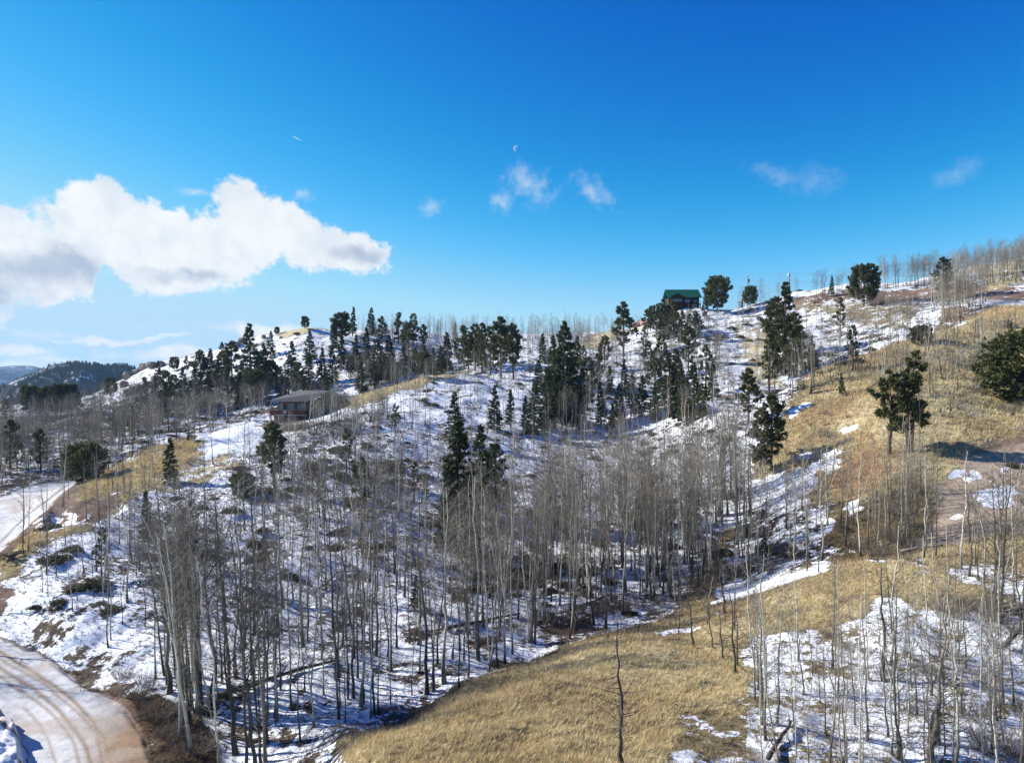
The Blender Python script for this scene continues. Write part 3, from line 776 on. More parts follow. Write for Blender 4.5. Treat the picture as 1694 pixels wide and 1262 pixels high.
for i in range(2): AS.append(aspen_meshes(400 + i, 5.2, .070, first=.22, nb=26, blen=1.0, twigs=1, bow=1.4, droop=.35, mats=(M['dead_wood'], M['dead_wood']), stubs=10, rmin=.012) + (5.2,))
for i in range(2): AS.append(aspen_meshes(500 + i, 7.0, .10, first=.25, nb=34, blen=2.0, twigs=6, bow=1.6, fork=True) + (7.0,))
TALL, DARK, SLIM, DSLIM, SAP, DEAD, BROAD = (0, 1, 2, 3, 4, 5), (6, 7, 8, 9), (10, 11, 12, 13, 14), (15, 16), (17, 18, 19), (20, 21), (22, 23)

# ------------------------------------------------------------------ conifer builders
def conifer_meshes(seed, H, base, R0, shape, mat, nbr=110, tuft=0.34, droop=0.1, stems=1, gap=0.12, per=15, nleaf=6):
    R = np.random.default_rng(seed)
    tr = MB(); cr_V = []; cr_s = []
    for st_ in range(stems):
        off = np.array([0, 0, 0.0]) if st_ == 0 else np.array([R.normal() * R0 * .35, R.normal() * R0 * .35, 0])
        Hs = H * (1 if st_ == 0 else R.uniform(.75, .95))
        n = 10; tt = np.linspace(0, 1, n)
        wob = np.cumsum(R.normal(0, .012, (n, 2)) * H * .4, axis=0)
        P = np.stack([off[0] + wob[:, 0], off[1] + wob[:, 1], tt * Hs], 1); P[0, 2] = -.4
        rr = (.018 * H + .02) * (1 - tt) ** .8 + .015
        tr.tube(P, rr, 7)
        lumps = [(R.uniform(0, 6.28), R.uniform(0, 1), R.uniform(.5, 1.15)) for _ in range(8)]
        N = nbr // stems
        for i in range(N):
            f = base + (1 - base) * (i + R.uniform(0, 1)) / N
            g = (f - base) / (1 - base)
            tiers = 19 if shape == 'cone' else 12
            gt = (math.floor(g * tiers) + .5) / tiers
            g = g * .3 + gt * .7 + R.normal() * .008
            g = min(max(g, 0), .995); f = base + (1 - base) * g
            if R.uniform() < gap: continue
            if shape == 'cone': prof = (1 - g) ** .85 * (1 - .35 * math.exp(-g * 14)) + .05
            elif shape == 'round': prof = (max(0, 1 - (2 * g - .85) ** 2 / 1.5)) ** .6 * (.35 if g < .03 else 1)
            else: prof = (1 - g ** 2.6) ** .8 * (.82 + .18 * math.sin(g * 13 + seed)) * (.55 + .45 * min(1, g * 4)) + .05
            a = R.uniform(0, 6.28)
            lob = 1.0
            for (la, lg, ls) in lumps:
                dd = math.cos(a - la); 
                if dd > .3 and abs(g - lg) < .22: lob = lob * .5 + ls * .5
            L = R0 * prof * lob * R.uniform(.72, 1.12)
            if L < .12: L = .12
            x = f * (n - 1); k_ = min(int(x), n - 2); p0 = P[k_] + (P[k_ + 1] - P[k_]) * (x - k_)
            up = (.55 * g - droop) if shape == 'cone' else (.15 + .5 * g - droop)
            d = unit(np.array([math.cos(a), math.sin(a), up + R.normal() * .1]))
            side = np.array([-math.sin(a), math.cos(a), 0])
            end = p0 + d * L + np.array([0, 0, -droop * L * .3 + .08 * L])
            tr.tube([p0, p0 + d * L * .55, end], [.018 + .006 * L, .012 + .003 * L, .006], 3, False)
            m = max(3, int(per * (L / R0) ** .8) + 2)
            s_ = R.uniform(.38 if shape != 'cone' else .15, 1.02, m) ** .7
            spread = (.32 if shape == 'cone' else .34) * L
            c = p0 + (end - p0) * s_[:, None] + side * (R.normal(0, .42, m) * spread * (1.15 - .7 * s_))[:, None]
            c[:, 2] += R.normal(0, .055 if shape == 'cone' else .12, m) * (.5 + .3 * L)
            for cc, ss in zip(c, s_):
                tz = tuft * R.uniform(.7, 1.25)
                dirs = R.normal(0, 1, (nleaf, 3)) + d * .9 + np.array([0, 0, .35 if shape != 'cone' else .05])
                dirs /= np.linalg.norm(dirs, axis=1)[:, None]
                w = np.cross(dirs, R.normal(0, 1, (nleaf, 3))); w /= np.linalg.norm(w, axis=1)[:, None] + 1e-9
                b0 = cc + dirs * tz * .05
                A = b0 - dirs * tz * .2; B = b0 + dirs * tz * .35 + w * tz * .20; C_ = b0 + dirs * tz * .95; D_ = b0 + dirs * tz * .35 - w * tz * .20
                cr_V.append(np.stack([A, B, C_, D_], 1).reshape(-1, 3))
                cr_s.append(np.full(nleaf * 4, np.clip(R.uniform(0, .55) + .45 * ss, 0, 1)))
    Vn = np.vstack(cr_V); q = len(Vn) // 4
    me = fastmesh('crown', Vn, None, np.arange(q * 4).reshape(-1, 4), [mat], None, False, {'shade': np.concatenate(cr_s)})
    return tr.mesh('trunk', [M['pine_bark']], True), me
CF = {}
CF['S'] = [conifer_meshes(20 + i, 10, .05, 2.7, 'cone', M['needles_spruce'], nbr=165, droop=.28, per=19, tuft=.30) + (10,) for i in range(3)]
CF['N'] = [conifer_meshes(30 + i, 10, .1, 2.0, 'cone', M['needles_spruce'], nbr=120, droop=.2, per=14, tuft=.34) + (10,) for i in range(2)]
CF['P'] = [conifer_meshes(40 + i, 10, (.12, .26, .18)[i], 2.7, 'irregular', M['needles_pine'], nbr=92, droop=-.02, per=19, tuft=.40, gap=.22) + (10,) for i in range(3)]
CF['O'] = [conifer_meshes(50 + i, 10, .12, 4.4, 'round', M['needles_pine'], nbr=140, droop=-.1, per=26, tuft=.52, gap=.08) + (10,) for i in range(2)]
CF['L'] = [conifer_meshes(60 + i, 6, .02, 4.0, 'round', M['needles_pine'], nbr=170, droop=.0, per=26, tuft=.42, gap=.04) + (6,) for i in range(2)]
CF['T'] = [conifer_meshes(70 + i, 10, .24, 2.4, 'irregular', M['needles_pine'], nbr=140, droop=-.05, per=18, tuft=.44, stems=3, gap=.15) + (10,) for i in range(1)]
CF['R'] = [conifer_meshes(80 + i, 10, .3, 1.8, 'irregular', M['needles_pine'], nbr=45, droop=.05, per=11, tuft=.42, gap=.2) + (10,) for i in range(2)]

def clone(root, loc, rz, scale, rot=None):
    r = root.copy(); COL.objects.link(r)
    r.location = loc; r.rotation_euler = rot if rot is not None else (0, 0, rz)
    r.scale = (scale,) * 3 if isinstance(scale, (int, float)) else scale
    for k_ in list(r.keys()):
        del r[k_]
    for ch in root.children:
        c = ch.copy(); COL.objects.link(c); c.parent = r
    return r
ROOTS = {}
def plant(key, name, meshes, loc, rz, scale, rot=None):
    if key not in ROOTS:
        r = empty(name, loc, rz, scale, rot)
        link('trunk', meshes[0], r)
        link('crown' if name != 'aspen_tree' else 'branches', meshes[1], r)['kind'] = 'stuff'
        ROOTS[key] = r
        return r
    return clone(ROOTS[key], loc, rz, scale, rot)

ORD = ['first', 'second', 'third', 'fourth', 'fifth', 'sixth', 'seventh', 'eighth', 'ninth', 'tenth', 'eleventh', 'twelfth', 'thirteenth', 'fourteenth', 'fifteenth', 'sixteenth', 'seventeenth', 'eighteenth', 'nineteenth', 'twentieth']
KIND = {'S': ('spruce_tree', 'dense conical spruce'), 'N': ('spruce_tree', 'narrow pointed spruce'), 'P': ('pine_tree', 'ragged dark green pine'), 'O': ('pine_tree', 'round-crowned pine'),
        'L': ('pine_tree', 'low spreading bushy pine'), 'T': ('pine_tree', 'several-stemmed pine with bare lower trunks'), 'R': ('pine_tree', 'thin see-through pine')}
# conifer groups: place phrase, group phrase, [(kind, u, row of top, row of foot)]
PINES = [
 ('on the snowy slope of the hill at left', 'conifers on the snowy left hill', [('S',413,545,655),('S',448,552,592),('S',482,571,642),('S',512,550,600),('S',511,588,645),('N',531,580,635),('S',549,578,635),('N',551,533,582),('P',579,592,627),('O',446,604,645),('O',424,622,668),('S',400,600,640),('S',465,610,655),('P',495,605,655),('N',540,610,660),('S',598,600,650),('S',436,575,640),('S',565,560,610)]),
 ('on the bare summit of the left hill', 'small trees on the bare summit', [('O',504,527,545),('O',458,543,554)]),
 ('along the rocky left shoulder of the hill', 'conifers along the rocky shoulder', [('O',288,594,614),('P',308,592,616),('P',333,584,642),('S',348,582,640),('S',366,572,632),('P',384,570,635),('S',322,612,668),('S',303,612,668),('P',275,620,676),('S',256,626,668),('S',345,620,672),('P',375,610,665),('S',395,620,672),('P',358,600,650),('S',330,620,672),('P',288,625,680),('S',262,600,640),('P',240,628,668)]),
 ('in the valley wood below the rocks', 'conifers in the left valley wood', [('S',273,640,690),('P',190,678,720),('N',220,674,716),('N',246,676,716),('O',183,630,655),('P',8,663,696),('O',50,646,690),('P',63,655,694),('O',80,648,690),('O',95,645,690),('O',113,643,685),('P',128,652,690)]),
 ('among the aspens at the left edge beyond the road', 'conifers beyond the road bend', [('P',17,702,775),('P',67,716,780),('L',140,746,798)]),
 ('on the skyline of the wooded left hill', 'conifers on the wooded skyline', [('N',583,512,556),('O',565,525,566),('S',615,513,556),('P',632,528,570),('P',659,522,570),('P',684,524,572),('N',672,535,575),('P',700,540,575),('N',753,537,560)]),
 ('in the shaded hollow right of the left hill', 'conifers in the shaded hollow', [('S',606,546,602),('S',644,560,628),('P',687,580,622),('S',717,580,622),('S',740,555,612),('P',625,565,612),('S',668,575,620),('N',700,560,605),('S',652,590,632),('P',632,592,636),('O',702,590,626),('S',730,575,620),('S',590,560,612),('S',618,590,640),('P',676,540,590)]),
 ('in the dark pine clump on the middle ridge', 'pines of the middle ridge clump', [('P',768,546,612),('P',786,544,614),('P',798,543,618),('P',812,548,620),('P',828,534,626),('P',850,543,628),('P',775,560,618)]),
 ('in the dark central stand below the ridge', 'conifers of the central stand', [('S',914,562,640),('S',931,545,700),('S',897,556,600),('S',945,600,700),('S',920,590,695),('N',960,618,700),('N',994,638,706),('R',965,576,625),('P',988,590,640),('S',1008,608,650),('N',1045,620,682),('S',1062,626,690),('N',1011,672,722),('S',930,548,600),('S',905,615,705),('P',972,600,680),('S',1025,640,700),('S',955,560,610),('N',1082,640,700),('S',890,600,650),('S',908,640,712),('N',1035,600,660),('P',1000,560,612)]),
 ('on the open slope below the green-roofed house', 'conifers below the green-roofed house', [('P',1031,508,590),('R',1065,545,595),('P',1139,548,615),('S',1108,592,692),('S',1148,606,695),('P',1162,640,698),('R',1168,578,655),('N',1128,610,690),('P',1094,560,620),('S',1120,585,680),('P',1085,600,665),('S',1135,630,700),('P',1072,570,622),('N',1178,600,665)]),
 ('close under the green-roofed house', 'pines close under the green-roofed house', [('S',1098,500,562),('P',1115,504,563),('P',1085,508,560),('S',1128,516,566),('P',1150,520,566),('P',1166,500,528),('P',1072,515,556),('P',1092,506,550),('P',1076,510,548),('P',1103,508,550),('P',1120,520,552),('P',1156,522,552),('P',1140,522,554),('P',1110,512,548)]),
 ('on the skyline right of the green-roofed house', 'trees on the right skyline', [('O',1186,467,518),('O',1241,479,508),('N',1376,460,492),('O',1429,449,508),('P',1560,432,500)]),
 ('beside the upper power pole', 'conifers beside the upper power pole', [('S',1298,478,620),('P',1318,528,624),('P',1285,500,600)]),
 ('on the snowy slope under the far road', 'conifers under the far road', [('R',1390,498,560),('R',1272,562,660),('R',1410,545,615),('L',1525,545,572),('N',1345,560,620)]),
 ('on the golden hillside at right', 'conifers on the golden hillside', [('P',1238,618,700),('N',1393,620,655),('T',1507,598,748),('L',1702,572,672)]),
 ('where the snowy gully meets the golden hillside', 'pines at the top of the gully', [('P',1276,664,775),('P',1260,684,785)]),
 ('above the tall pale aspens in the middle', 'conifers over the pale aspens', [('S',817,645,712),('N',845,650,708),('S',884,640,722),('S',753,655,735),('N',868,660,715)]),
 ('in the middle of the long snowy slope', 'conifers on the long snowy slope', [('S',757,712,905),('S',745,772,905),('S',772,790,900),('N',735,800,885),('N',790,716,850),('P',820,745,850),('R',654,672,722),('R',573,716,790),('R',597,768,905),('R',685,770,830),('R',811,745,860)]),
 ('below the brown house', 'conifers below the brown house', [('P',455,708,815),('S',281,730,798),('N',245,822,905),('R',313,838,945),('L',402,790,822),('R',168,880,960)]),
 ('low among the aspens in front', 'little conifers among the front aspens', [('N',686,955,1010),('N',1262,878,925),('S',1060,800,880)]),
]
placed = []
for where, grp, lst in PINES:
    names = {}
    lst2 = sorted(lst, key=lambda q: q[1])
    cnt = {}
    for kd, u, vt, vb in lst2: cnt[kd] = cnt.get(kd, 0) + 1
    seen = {}
    for i, (kd, u, vt, vb) in enumerate(lst2):
        x, y, z = ground_at(u, vb)
        h = (vb - vt) / F * y * 1.08
        if h < 1.0: h = 1.0
        mi = (int(u) * 7 + i) % len(CF[kd])
        me = CF[kd][mi]
        s_ = h / me[2]
        wd = 1.0
        r = plant((kd, mi), KIND[kd][0], me, (x, y, z), (u * 1.7) % 6.28, (s_ * wd, s_ * wd, s_))
        seen[kd] = seen.get(kd, 0) + 1
        if cnt[kd] == 1: lab = '%s %s' % (KIND[kd][1], where)
        else:
            o_ = 'leftmost' if seen[kd] == 1 else ('rightmost' if seen[kd] == cnt[kd] else ORD[seen[kd] - 1] + '-from-left')
            lab = '%s %s %s' % (o_, KIND[kd][1], where)
        tag(r, lab, 'spruce' if 'spruce' in KIND[kd][0] else 'pine', grp)
        placed.append((x, y))

# ------------------------------------------------------------------ aspens
def sample_poly(poly, n, R):
    P = np.array(poly, float); out = []
    x0, y0 = P.min(0); x1, y1 = P.max(0)
    while len(out) < n:
        u = R.uniform(x0, x1); v = R.uniform(y0, y1)
        if inpoly(np.array([u]), np.array([v]), poly, .01)[0] > .5: out.append((u, v))
    return out
# (place, polygon of the feet, number, heights, kinds, lean in degrees towards left, jitter)
STANDS = [
 ('of the leaning clump by the road bend', 'aspens of the leaning clump by the road bend', [(255,1120),(300,1100),(350,1150),(345,1245),(300,1262),(280,1200)], 30, (9.0,12.5), DARK+TALL, 5),
 ('of the wood right of the leaning clump', 'aspens right of the leaning clump', [(350,1080),(460,1000),(470,1290),(360,1290)], 16, (8,12), DARK+DSLIM+SLIM, 3),
 ('of the open wood at lower left', 'aspens of the open wood at lower left', [(340,880),(560,860),(580,1180),(480,1250),(350,1080)], 46, (6,11.5), DARK+TALL+DSLIM+SLIM, 1),
 ('of the snowy wood at bottom centre', 'aspens of the bottom centre wood', [(570,900),(760,880),(800,1120),(690,1180),(560,1230)], 70, (6,12), TALL+DARK+SLIM+DSLIM, 1),
 ('of the wood just above the golden spur', 'aspens above the golden spur', [(770,930),(900,900),(960,1050),(860,1095),(790,1120)], 52, (8,12.5), TALL+SLIM, 0),
 ('of the tall pale stand at centre', 'tall pale aspens at centre', [(880,830),(1060,800),(1090,1010),(960,1050),(890,960)], 120, (9,13), TALL+TALL+SLIM, 0),
 ('of the dense stand right of centre', 'dense pale aspens right of centre', [(1060,800),(1230,800),(1250,900),(1190,980),(1080,1010)], 115, (9,13), TALL+TALL+SLIM, 0),
 ('in the brushy gully', 'aspens in the brushy gully', [(1240,850),(1420,830),(1440,930),(1230,975)], 34, (5,9.5), SLIM+TALL+DSLIM, 0),
 ('on the golden spur at bottom centre', 'small bare aspens on the golden spur', [(1110,1010),(1230,990),(1230,1120),(1130,1110)], 9, (3.0,4.5), SAP+DEAD, 0),
 ('of the thicket at bottom right', 'aspens of the bottom right thicket', [(1240,1140),(1380,1040),(1560,1050),(1700,1130),(1720,1350),(1250,1350)], 70, (4.2,7.4), SLIM+SLIM+DSLIM, 2),
 ('below the gravel clearing', 'aspens below the gravel clearing', [(1440,830),(1540,800),(1560,930),(1450,935)], 36, (5,9), SLIM+TALL+DSLIM, 0),
 ('at the right edge below the clearing', 'aspens at the right edge', [(1580,930),(1760,920),(1760,1060),(1600,1040)], 28, (6,9), SLIM+DSLIM, 0),
 ('of the pale grove under the far road', 'aspens of the pale grove under the far road', [(1535,500),(1640,495),(1620,520),(1560,550)], 75, (8,11), TALL, 3),
 ('on the golden hillside at right', 'thin aspens on the golden hillside', [(1400,620),(1540,560),(1694,540),(1694,600),(1480,700)], 120, (3.5,7.5), SLIM+SAP+DSLIM, 0),
 ('over the bend of the upper road', 'thin aspens over the road bend', [(20,880),(140,810),(260,800),(240,930),(60,1000)], 24, (5,7.5), DSLIM+SLIM, 1),
 ('on the snowy bank above the road', 'thin aspens on the snowy bank', [(60,930),(240,920),(250,1100),(150,1070)], 18, (5,8), DSLIM+SLIM, 1),
 ('on the grassy crest at left', 'thin aspens on the left crest', [(150,780),(420,720),(430,770),(200,820)], 28, (3.5,7), SLIM+SAP+DSLIM, 0),
 ('on the slope below the brown house', 'thin aspens below the brown house', [(420,740),(700,700),(720,870),(430,880)], 190, (3.5,8), SLIM+SAP+DSLIM, 0),
 ('beside the brown house', 'bare aspens beside the brown house', [(505,692),(640,680),(650,708),(510,716)], 80, (3,6.5), SLIM+SAP+BROAD, 0),
 ('on the upper middle slope', 'thin aspens on the upper middle slope', [(690,690),(900,680),(900,850),(720,880)], 85, (4,9), SLIM+SAP, 0),
 ('on the snowy crest at upper centre', 'aspens on the snowy crest', [(640,640),(900,610),(900,680),(650,700)], 90, (6,9), SLIM+TALL, 0),
 ('behind the central conifers', 'aspens behind the central conifers', [(890,600),(1200,590),(1230,700),(900,740)], 260, (6,10), TALL+SLIM, 0),
 ('along the central ridge line', 'aspens along the central ridge', [(700,556),(1040,548),(1000,600),(760,600)], 330, (6,9), TALL+SLIM, 0),
 ('below the green-roofed house', 'aspens below the green-roofed house', [(1050,555),(1300,520),(1290,610),(1060,600)], 150, (5,8), SLIM+TALL, 0),
 ('beyond the golden hill', 'aspens beyond the golden hill', [(1300,540),(1530,510),(1520,570),(1250,690),(1230,640)], 220, (5,9), SLIM+TALL+DSLIM, 0),
 ('along the right skyline', 'aspens along the right skyline', [(1440,478),(1620,455),(1740,430),(1760,462),(1600,480)], 330, (7,11), TALL, 0),
 ('along the skyline by the power poles', 'aspens by the power poles', [(1200,508),(1440,470),(1440,485),(1210,516)], 60, (5,9), SLIM+TALL, 0),
 ('in the left valley wood', 'aspens of the left valley wood', [(-60,700),(240,665),(450,665),(440,690),(160,775),(-60,815)], 740, (5.5,9), TALL+DARK+BROAD, 0),
 ('under the rocky hill', 'aspens under the rocky hill', [(180,660),(400,640),(560,640),(560,672),(200,690)], 210, (4.5,8), TALL+DARK, 0),
 ('in the hollow behind the house', 'aspens in the hollow behind the house', [(560,620),(760,590),(740,615),(600,655)], 220, (5,8), TALL+DARK, 0),
 ('on the skyline of the left hill', 'aspens on the skyline of the left hill', [(560,545),(760,552),(760,575),(600,570)], 160, (4,7), SLIM, 0),
]
cand = []
for si, (where, grp, poly, n, hr, kinds, lean) in enumerate(STANDS):
    R = np.random.default_rng(900 + si)
    for (u, v) in sample_poly(poly, n, R):
        x, y, z = ground_at(u, v)
        h = R.uniform(*hr)
        if R.uniform() < .12: h *= .65
        k_ = kinds[int(R.integers(len(kinds)))]
        s_ = h / AS[k_][2]
        la = math.radians(abs(R.normal(0, 2.2)) if not lean else lean * R.uniform(.5, 1.4))
        ph = R.uniform(0, 6.28) if not lean else math.pi + R.normal(0, .5)
        wg = float(np.clip(R.lognormal(0, .22), .72, 1.5))
        ax = Vector((-math.sin(ph), math.cos(ph), 0))
        q = Matrix.Rotation(la, 3, ax) @ Matrix.Rotation(R.uniform(0, 6.28), 3, 'Z')
        inview = -40 < u < 1734 and v - h / y * F < 1262
        cand.append(dict(si=si, u=u, v=v, x=x, y=y, z=z, h=h, k=k_, s=(s_ * wg, s_ * wg, s_), rot=q.to_euler(), px=h / y * F if inview else 0, pt=v - h / y * F))
# extra stems whose shadows cross the road from outside the picture
for k_ in range(7):
    pass
def single_tree(u, v, h, k_, lab, grp, lean=0.0, ph=0.0, name='aspen_tree', cat='aspen'):
    x, y, z = ground_at(u, v)
    q = Matrix.Rotation(lean, 3, Vector((-math.sin(ph), math.cos(ph), 0))) @ Matrix.Rotation(u, 3, 'Z')
    r = plant(('A', k_), name, AS[k_], (x, y, z), 0, h / AS[k_][2], q.to_euler())
    return tag(r, lab, cat, grp)
single_tree(1027, 1268, 5.0, 20, 'dark gnarled dead sapling standing alone on the golden grass at bottom centre', None, .05, 3.1)
single_tree(1216, 1040, 6.2, 11, 'slim bare aspen alone on the golden spur left of the bottom right thicket', None)
single_tree(1148, 1068, 3.9, 21, 'stunted dark sapling on the golden spur beside the central wood', None, .08, 3.0)
single_tree(1545, 1262, 6.5, 23, 'reddish forked trunk among brush at the bottom right corner', None, .05, 0)
single_tree(1605, 900, 4.8, 21, 'black dead trunk with forked top in front of the gravel clearing', None)
single_tree(1460, 1130, 5.5, 20, 'blackened broken trunk inside the bottom right snowy thicket', None, .04, 3)
single_tree(420, 1285, 11.5, 6, 'tall aspen whose trunk runs off the bottom edge at lower left', None, .10, 3.14)
single_tree(437, 1262, 10.5, 8, 'second tall aspen leaning beside the one cut off by the bottom edge', None, .08, 3.14)
single_tree(186, 812, 6.0, 15, 'lone dark-stemmed aspen on the grassy bank over the upper road', None)
single_tree(113, 826, 4.5, 12, 'thin aspen at the very tip of the grassy bank over the road', None)
for i, (x, y, h) in enumerate(((-38, 47, 11), (-42, 45, 12), (-45, 50, 11), (-40.5, 52, 10), (-47, 46, 12), (-84, 92, 10), (-88, 105, 10), (-80, 84, 9), (-86, 112, 10), (-93, 97, 12), (-74, 80, 9))):
    low = y < 60
    q = Euler((0, 0, i * 1.1))
    tag(plant(('A', (6, 8, 9, 7)[i % 4]), 'aspen_tree', AS[(6, 8, 9, 7)[i % 4]], (x, y, z1(x, y)), 0, h / 11, q),
        'dark aspen %s' % ('across the lower road, beyond the left edge, shading the ruts' if low else 'beyond the left edge, whose shadow crosses the upper road'), 'aspen', 'aspens across the lower road' if low else 'aspens across the upper road')
cand.sort(key=lambda c: -c['px'])
NOBJ = 288
objs, rest = cand[:NOBJ], cand[NOBJ:]
bystand = {}
for c in objs: bystand.setdefault(c['si'], []).append(c)
def look(c):
    k_ = c['k']
    tone = 'dark-barked' if k_ in DARK + DSLIM else ('blackened' if k_ in DEAD else 'pale-barked')  # dark tone is the bark copy with backlit shade in its colour
    form = 'forked ' if k_ in (3, 5, 7) or k_ in BROAD else ''
    return tone, form
for si, lst in bystand.items():
    where, grp = STANDS[si][0], STANDS[si][1]
    us_ = sorted(c['u'] for c in lst); vs_ = sorted(c['v'] for c in lst); hs_ = sorted(c['h'] for c in lst); n = len(lst)
    labs = {}
    for c in lst:
        tone, form = look(c)
        if n < 6: key = '%s %saspen %s' % (tone, form, where)
        else:
            side = 'left' if c['u'] <= us_[n // 3] else ('right' if c['u'] >= us_[-(n // 3)] else 'middle')
            row = 'front' if c['v'] >= vs_[-max(1, n // 3)] else ('back' if c['v'] <= vs_[n // 3] else 'mid')
            size = 'tall' if c['h'] >= hs_[n // 2] else 'short'
            key = '%s %s %saspen, %s %s, %s' % (size, tone, form, row, side, where)
        labs.setdefault(key, []).append(c)
    for key, cs in labs.items():
        cs.sort(key=lambda c: c['u'])
        for i, c in enumerate(cs):
            if len(cs) == 1: lab = key
            elif len(cs) == 2: lab = ('left ' if i == 0 else 'right ') + key
            else: lab = ('leftmost' if i == 0 else 'rightmost' if i == len(cs) - 1 else ORD[min(i, 14)] + '-from-left') + ' ' + key
            r = plant(('A', c['k']), 'aspen_tree', AS[c['k']], (c['x'], c['y'], c['z']), 0, c['s'], c['rot'])
            tag(r, lab, 'aspen', grp)

# the rest of the bare wood: one mass, scattered over the points below
def scatter(name, pts, rots, scales, idx, sources, label=None):
    me = bpy.data.meshes.new(name)
    me.vertices.add(len(pts)); me.vertices.foreach_set('co', np.asarray(pts, np.float32).ravel())
    a = me.attributes.new('rot', 'FLOAT_VECTOR', 'POINT'); a.data.foreach_set('vector', np.asarray(rots, np.float32).ravel())
    sc_ = np.array([q if isinstance(q, tuple) else (q, q, q) for q in scales], np.float32)
    a = me.attributes.new('siz', 'FLOAT_VECTOR', 'POINT'); a.data.foreach_set('vector', sc_.ravel())
    a = me.attributes.new('pick', 'INT', 'POINT'); a.data.foreach_set('value', np.asarray(idx, np.int32))
    o = link(name, me)
    ng = bpy.data.node_groups.new(name, 'GeometryNodeTree')
    ng.interface.new_socket('Geometry', in_out='INPUT', socket_type='NodeSocketGeometry')
    ng.interface.new_socket('Geometry', in_out='OUTPUT', socket_type='NodeSocketGeometry')
    gi = ng.nodes.new('NodeGroupInput'); go = ng.nodes.new('NodeGroupOutput')
    jn = ng.nodes.new('GeometryNodeJoinGeometry')
    def named(nm, typ):
        nd = ng.nodes.new('GeometryNodeInputNamedAttribute'); nd.data_type = typ; nd.inputs[0].default_value = nm
        return nd.outputs[0]
    for k_, src in enumerate(sources):
        j2 = ng.nodes.new('GeometryNodeJoinGeometry')
        for s in src:
            oi = ng.nodes.new('GeometryNodeObjectInfo'); oi.transform_space = 'ORIGINAL'; oi.inputs['Object'].default_value = s
            oi.inputs['As Instance'].default_value = False
            ng.links.new(oi.outputs['Geometry'], j2.inputs[0])
        ip = ng.nodes.new('GeometryNodeInstanceOnPoints')
        cmp_ = ng.nodes.new('FunctionNodeCompare'); cmp_.data_type = 'INT'; cmp_.operation = 'EQUAL'
        ng.links.new(named('pick', 'INT'), cmp_.inputs[2]); cmp_.inputs[3].default_value = k_
        ng.links.new(gi.outputs[0], ip.inputs['Points'])
        ng.links.new(cmp_.outputs[0], ip.inputs['Selection'])
        ng.links.new(j2.outputs[0], ip.inputs['Instance'])
        er = ng.nodes.new('FunctionNodeEulerToRotation'); ng.links.new(named('rot', 'FLOAT_VECTOR'), er.inputs[0])
        ng.links.new(er.outputs[0], ip.inputs['Rotation'])
        ng.links.new(named('siz', 'FLOAT_VECTOR'), ip.inputs['Scale'])
        ng.links.new(ip.outputs[0], jn.inputs[0])
    ng.links.new(jn.outputs[0], go.inputs[0])
    md = o.modifiers.new('scatter', 'NODES'); md.node_group = ng
    tag(o, label, None, None, 'stuff')
    return o
for k_ in range(len(AS)):
    if ('A', k_) not in ROOTS:
        c = next((c for c in rest if c['k'] == k_), None)
        if c is not None:
            r = plant(('A', k_), 'aspen_tree', AS[k_], (c['x'], c['y'], c['z']), 0, c['s'], c['rot'])
            tag(r, 'small leafless aspen %s' % STANDS[c['si']][0], 'aspen', STANDS[c['si']][1]); rest.remove(c)
            r['label'] = 'small leafless aspen with %s stem %s' % (('straight', 'wavy', 'bent', 'leaning')[k_ % 4], STANDS[c['si']][0])
keys = [k_ for k_ in range(len(AS)) if ('A', k_) in ROOTS]
scatter('aspen_wood', [(c['x'], c['y'], c['z']) for c in rest], [tuple(c['rot']) for c in rest], [c['s'] for c in rest],
        [keys.index(c['k']) for c in rest], [list(ROOTS[('A', k_)].children) for k_ in keys], 'distant leafless aspen woods covering the slopes and ridges')

# forest on the far hill
R = np.random.default_rng(55)
# scrub over the snowy slopes: weeds, small brush and prostrate juniper that no one could count
sel = (uf > -60) & (uf < 1760) & (Lf > 3.1) & (Lf < 12.3) & (snow > .3) & (snow < .8) & (yf > 60)
den = sel * np.clip(fbm(xf / 14, yf / 14, 3, 99) * 2.2 + .35, 0.02, 1) * np.maximum(yf, 1) ** -0.3
ids = R.choice(len(den), 1600, p=den / den.sum())
bp_, br_, bs_, bi_ = [], [], [], []
for q in ids:
    bp_.append((xf[q], yf[q], ZZ.ravel()[q])); br_.append((0, 0, R.uniform(0, 6.28))); k2 = int(R.uniform() < .62)
    bs_.append(R.uniform(.2, .65) * (1.25 if k2 == 0 else .9)); bi_.append(int(R.integers(3)) + 3 * (1 - k2))
BRUSH = (bp_, br_, bs_, bi_)
pts, rots, scs, idx = [], [], [], []
def far_forest(grid, n, smin, smax, tlim=(-.95, .1), dens=.5, sc=140, seed=3):
    Xg, Yg, Zg = grid
    a = R.uniform(0, Xg.shape[0] - 1.01, n); t_ = R.uniform(0, 1, n); jj = (t_ * .58) * (Xg.shape[1] - 1)
    i = a.astype(int); j = jj.astype(int); fa = a - i; fb = jj - j
    def g(G): return (G[i, j] * (1 - fa) + G[i + 1, j] * fa) * (1 - fb) + (G[i, j + 1] * (1 - fa) + G[i + 1, j + 1] * fa) * fb
    X, Y, Z = g(Xg), g(Yg), g(Zg)
    uu = CU + F * X / Y
    keep = (fbm(X / sc, Y / sc, 4, seed) > -dens) & (uu > -250) & (uu < 420)
    for x, y, z in zip(X[keep], Y[keep], Z[keep]):
        pts.append((x, y, z)); rots.append((0, 0, R.uniform(0, 6.28))); scs.append(R.uniform(smin, smax)); idx.append(int(R.integers(3)))
far_forest(HG1, 32000, .4, .85, dens=.34, sc=60)
srcs = [list(ROOTS[k_].children) for k_ in [q for q in ROOTS if q[0] in ('N', 'P', 'S')][:3]]
scatter('far_forest', pts, rots, scs, idx, srcs, 'dark pine forest covering the far hills')

